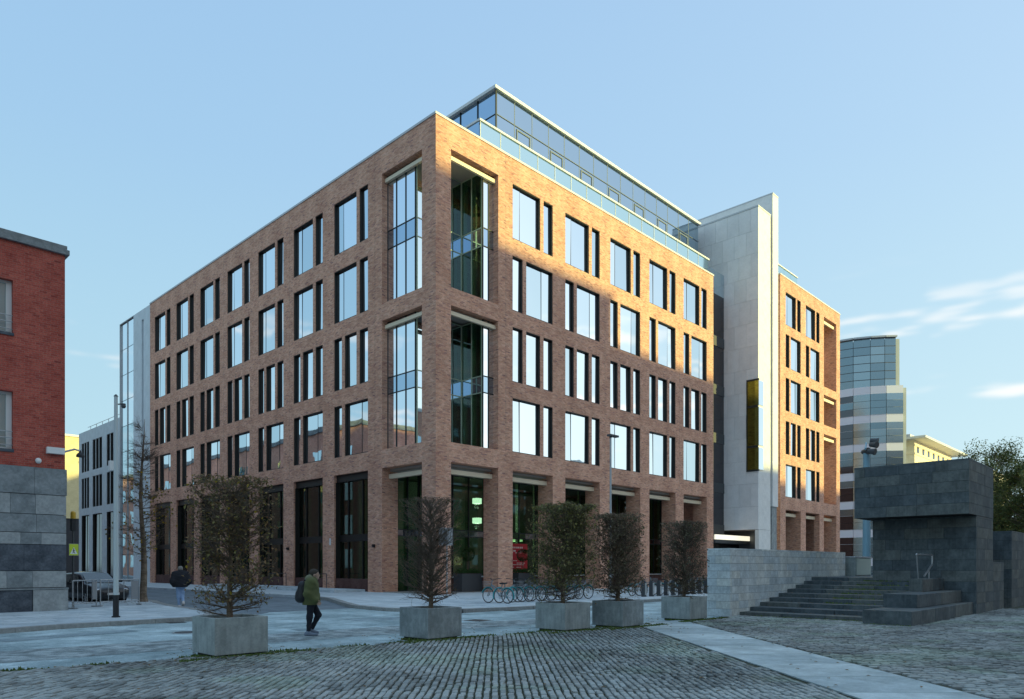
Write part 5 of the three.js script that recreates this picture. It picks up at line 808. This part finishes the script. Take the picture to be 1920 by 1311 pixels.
  return o;
}
{
  // walker in an olive parka, mid-stride to the right, hands at the pockets
  const J = { head: [0.09, 1.5, 0], neck: [0.03, 1.36, 0], chest: [0, 1.2, 0], hip: [0, 0.88, 0], sh: [[0, 1.3, -0.17], [0, 1.3, 0.17]], el: [[-0.06, 1.04, -0.22], [-0.06, 1.04, 0.22]], wr: [[0.1, 0.88, -0.2], [0.1, 0.88, 0.2]], hd: [[0.7, -0.7, 0.1], [0.7, -0.7, -0.1]], hj: [[0, 0.84, -0.09], [0, 0.84, 0.09]], kn: [[0.17, 0.5, -0.09], [-0.03, 0.46, 0.09]], an: [[0.0, 0.14, -0.09], [-0.06, 0.085, 0.09]], toe: [[0.13, 0.07, -0.09], [0.12, 0.032, 0.09]] };
  personThing(-16.85, 15.27, -TH + 0.22, -0.004, 'person in olive hooded parka and dark trousers walking across the street with backpack', J, { jacket: cloth(0.10, 0.11, 0.04), hood: cloth(0.17, 0.18, 0.11), trousers: cloth(0.012, 0.015, 0.024), shoe: cloth(0.18, 0.22, 0.28), hair: cloth(0.05, 0.04, 0.03), coatLow: 0.12, bulk: 0.045 });
  const bp = thing('backpack', 'black backpack on the back of the person in the olive parka', 'backpack', -16.85, 15.27, -TH + 0.22, undefined, -0.004);
  mesh('bag', surfaceNets(bones([[[-0.20, 1.24, -0.08], [-0.21, 0.95, -0.09], 0.1, 0.12], [[-0.20, 1.24, 0.08], [-0.21, 0.95, 0.09], 0.1, 0.12], [[-0.28, 1.02, 0], [-0.28, 0.92, 0], 0.08, 0.09]], 0.04), [-0.6, 0.7, -0.35], [0.05, 1.5, 0.35], 0.016), M.black, bp);
  for (const s of [-1, 1]) mesh('strap', merge([bar([-0.16, 1.36, s * 0.12], [0.03, 1.40, s * 0.12], 0.018), bar([0.03, 1.40, s * 0.12], [0.145, 1.25, s * 0.13], 0.018), bar([0.145, 1.25, s * 0.13], [0.1, 1.05, s * 0.17], 0.018), bar([0.1, 1.05, s * 0.17], [-0.14, 0.96, s * 0.19], 0.015)]), M.black, bp);
  // walker in dark jacket and pale jeans, going away up the left-hand street
  const K = { head: [0.05, 1.6, 0], neck: [0.0, 1.45, 0], chest: [-0.02, 1.28, 0], hip: [-0.02, 0.95, 0], sh: [[0, 1.39, -0.2], [0, 1.39, 0.2]], el: [[-0.08, 1.1, -0.3], [-0.08, 1.1, 0.3]], wr: [[0.1, 0.98, -0.22], [0.1, 0.98, 0.22]], hd: [[0.7, -0.6, 0.2], [0.7, -0.6, -0.2]], hj: [[-0.02, 0.9, -0.09], [-0.02, 0.9, 0.09]], kn: [[0.02, 0.48, -0.07], [0.02, 0.52, 0.08]], an: [[-0.02, 0.085, -0.05], [-0.26, 0.24, 0.07]], toe: [[0.13, 0.032, -0.05], [-0.2, 0.12, 0.07]] };
  personThing(-14.15, 0.5, 1.35, -0.03, 'person in padded dark jacket and pale blue jeans walking away on the left-hand street', K, { jacket: cloth(0.012, 0.013, 0.018), trousers: cloth(0.25, 0.36, 0.55), shoe: cloth(0.55, 0.52, 0.5), hair: cloth(0.2, 0.19, 0.17), coatLow: 0.08, bulk: 0.07 });
  // seated person near the far docking posts
  const S = { head: [0.08, 1.2, 0], neck: [0.03, 1.06, 0], chest: [0, 0.9, 0], hip: [-0.04, 0.56, 0], sh: [[0, 1.0, -0.17], [0, 1.0, 0.17]], el: [[0.08, 0.75, -0.2], [0.08, 0.75, 0.2]], wr: [[0.28, 0.68, -0.12], [0.28, 0.68, 0.12]], hd: [[0.9, -0.2, 0.2], [0.9, -0.2, -0.2]], hj: [[0, 0.54, -0.09], [0, 0.54, 0.09]], kn: [[0.42, 0.54, -0.1], [0.42, 0.54, 0.1]], an: [[0.4, 0.085, -0.1], [0.4, 0.085, 0.1]], toe: [[0.54, 0.032, -0.1], [0.54, 0.032, 0.1]] };
  personThing(13.9, 10.3, -2.6, 0.11, 'dark haired person in dull red top sitting by the docking posts', S, { jacket: cloth(0.10, 0.035, 0.04), trousers: cloth(0.02, 0.02, 0.03), shoe: cloth(0.05, 0.05, 0.05), hair: cloth(0.01, 0.009, 0.009), coatLow: 0.04, bulk: 0.02, long: true });
  const seat = thing('bench_block', 'low grey seat block under the sitting person', 'bench', 13.9, 10.3, -2.6, undefined, 0.11); mesh('seat', cbox(-0.35, 0.22, 0.36, 0.44, -0.6, 0.6, 0.02), M.stoneB, seat); for (const s of [-0.45, 0.45]) mesh('leg', cbox(-0.28, 0.14, 0, 0.36, s - 0.08, s + 0.08, 0.015), M.stoneA, seat);
}
// ---------- small street details: covers, gully grates, repair patches, flags, fallen leaves ----------
{
  const r = rng(1900), iron = std(0.07, 0.07, 0.072, 0.6, 0.4);
  const lab = ['round iron manhole cover in the street near the walking person', 'square iron cover in the street between the planters and the arcade pavement', 'round iron cover in the dark street on the left'];
  [[-18.6, 12.2, 0], [-10.6, 14.6, 1], [-10.8, -2.5, 0]].forEach(([x, z, sq], i) => { const o = thing('manhole_cover', lab[i], 'manhole cover', x, z, 0.2, 'iron covers in the street', i === 2 ? -0.03 : -0.004); mesh('rim', sq ? box(-0.36, 0.36, 0, 0.008, -0.36, 0.36) : cyl(0.36, 0.36, 0.008, 28), M.grey, o); mesh('lid', sq ? merge([box(-0.3, 0.3, 0.008, 0.013, -0.3, -0.02), box(-0.3, 0.3, 0.008, 0.013, 0.02, 0.3)]) : cyl(0.3, 0.3, 0.013, 28), iron, o); });
  [[-17.5, 8.65, 'iron gully grate beside the left-hand kerb'], [-6.2, 11.85, 'iron gully grate beside the arcade kerb']].forEach(([x, z, l]) => { const o = thing('gully_grate', l, 'drain', x, z, 0, 'gully grates by the kerbs', -0.004); mesh('frame', merge([box(-0.24, 0.24, 0, 0.01, -0.2, -0.17), box(-0.24, 0.24, 0, 0.01, 0.17, 0.2), box(-0.24, -0.21, 0, 0.01, -0.17, 0.17), box(0.21, 0.24, 0, 0.01, -0.17, 0.17)]), iron, o); for (let k = 0; k < 7; k++) mesh('bar', box(-0.19 + k * 0.058, -0.165 + k * 0.058, 0, 0.008, -0.17, 0.17), iron, o); });
  // repair patches in the street surface
  const street = scene.getObjectByName('street');
  for (const p of [[[-13.2, 11.2], [-10.4, 11.8], [-10.5, 12.9], [-13.4, 12.2]], [[-22.5, 10.9], [-19.4, 10.2], [-19.3, 10.9], [-22.4, 11.7]], [[-7.5, 13.2], [-2.5, 13.4], [-2.5, 13.9], [-7.5, 13.8]], [[-16.3, 13.3], [-15.4, 13.4], [-15.5, 14.0], [-16.4, 13.9]]]) mesh('repair_patch', poly(p.map(q => w2(...q)), 0.001 + r() * 0.001), M.patch, street);
  // flags on the left-hand pavement
  const P = scene.getObjectByName('pavement_001');
  for (let i = 0; i < 16; i++) for (let j = 0; j < 9; j++) { const x0 = -25 + i * 0.62 + (j % 2) * 0.3, z0 = 0.2 + j * 0.9; if (z0 + 0.9 > 7.9 - Math.max(0, x0 + 18.2) * 1.3 || (x0 < -18.4 && z0 < 1.6)) continue; const q = mesh('flagstone', box(x0 + 0.006, x0 + 0.614, 0.09, 0.1155 + r() * 0.003, z0 + 0.006, z0 + 0.894), r() > 0.5 ? M.paving : M.pavingB, P); q.position.copy(L2W(0, 0)); q.rotation.y = TH; }
  // fallen leaves round the planters, steps and street tree
  const V = new Leaves(), v = (a, b, c) => new THREE.Vector3(a, b, c);
  const drop = (x, z, y) => { const p = L2W(x, z, y + 0.012), a = r() * 6.28, k = 0.6 + r() * 0.8; V.leaf(p, v(Math.cos(a), 0.1, Math.sin(a)), v(0, 1, 0), 0.06 + r() * 0.03, 0.045, [0.2 * k, 0.12 * k, 0.04 * k]); };
  for (const [x, z] of PL) for (let i = 0; i < 60; i++) { const a = r() * 6.28, d = 0.6 + r() * r() * 2; drop(x + 0.5 + Math.cos(a) * d * 1.2, z - 0.5 + Math.sin(a) * d, 0.03); }
  for (let i = 0; i < 160; i++) { const k = Math.floor(r() * 9); drop(-2.95 + k * 0.78 + 0.1 + r() * 0.6, 19.8 + r() * 4, (k + 1) * 0.14); }
  for (let i = 0; i < 90; i++) { const a = r() * 6.28, d = r() * 2.4; drop(-14.9 + Math.cos(a) * d * 0.6 - 0.5, -3.3 + Math.sin(a) * d, 0.11); }
  for (let i = 0; i < 200; i++) { const X = -9 + r() * 16, D = 9.5 + r() * 10; if (D > edgeD(X) - 0.1) continue; const [lx, lz] = W2L(X, D); if (lx > -3.2 && lz < 25.3) continue; drop(lx, lz, 0.03); }
  const f = mesh('fallen_leaves', V.build(), M.leaf, scene); f.userData = { kind: 'stuff', label: 'brown leaves fallen on setts, steps and pavement', category: 'leaves' };
}
scene.traverse(o => { if (o.isMesh) { o.castShadow = true; o.receiveShadow = true; } });
renderer.render(scene, camera);
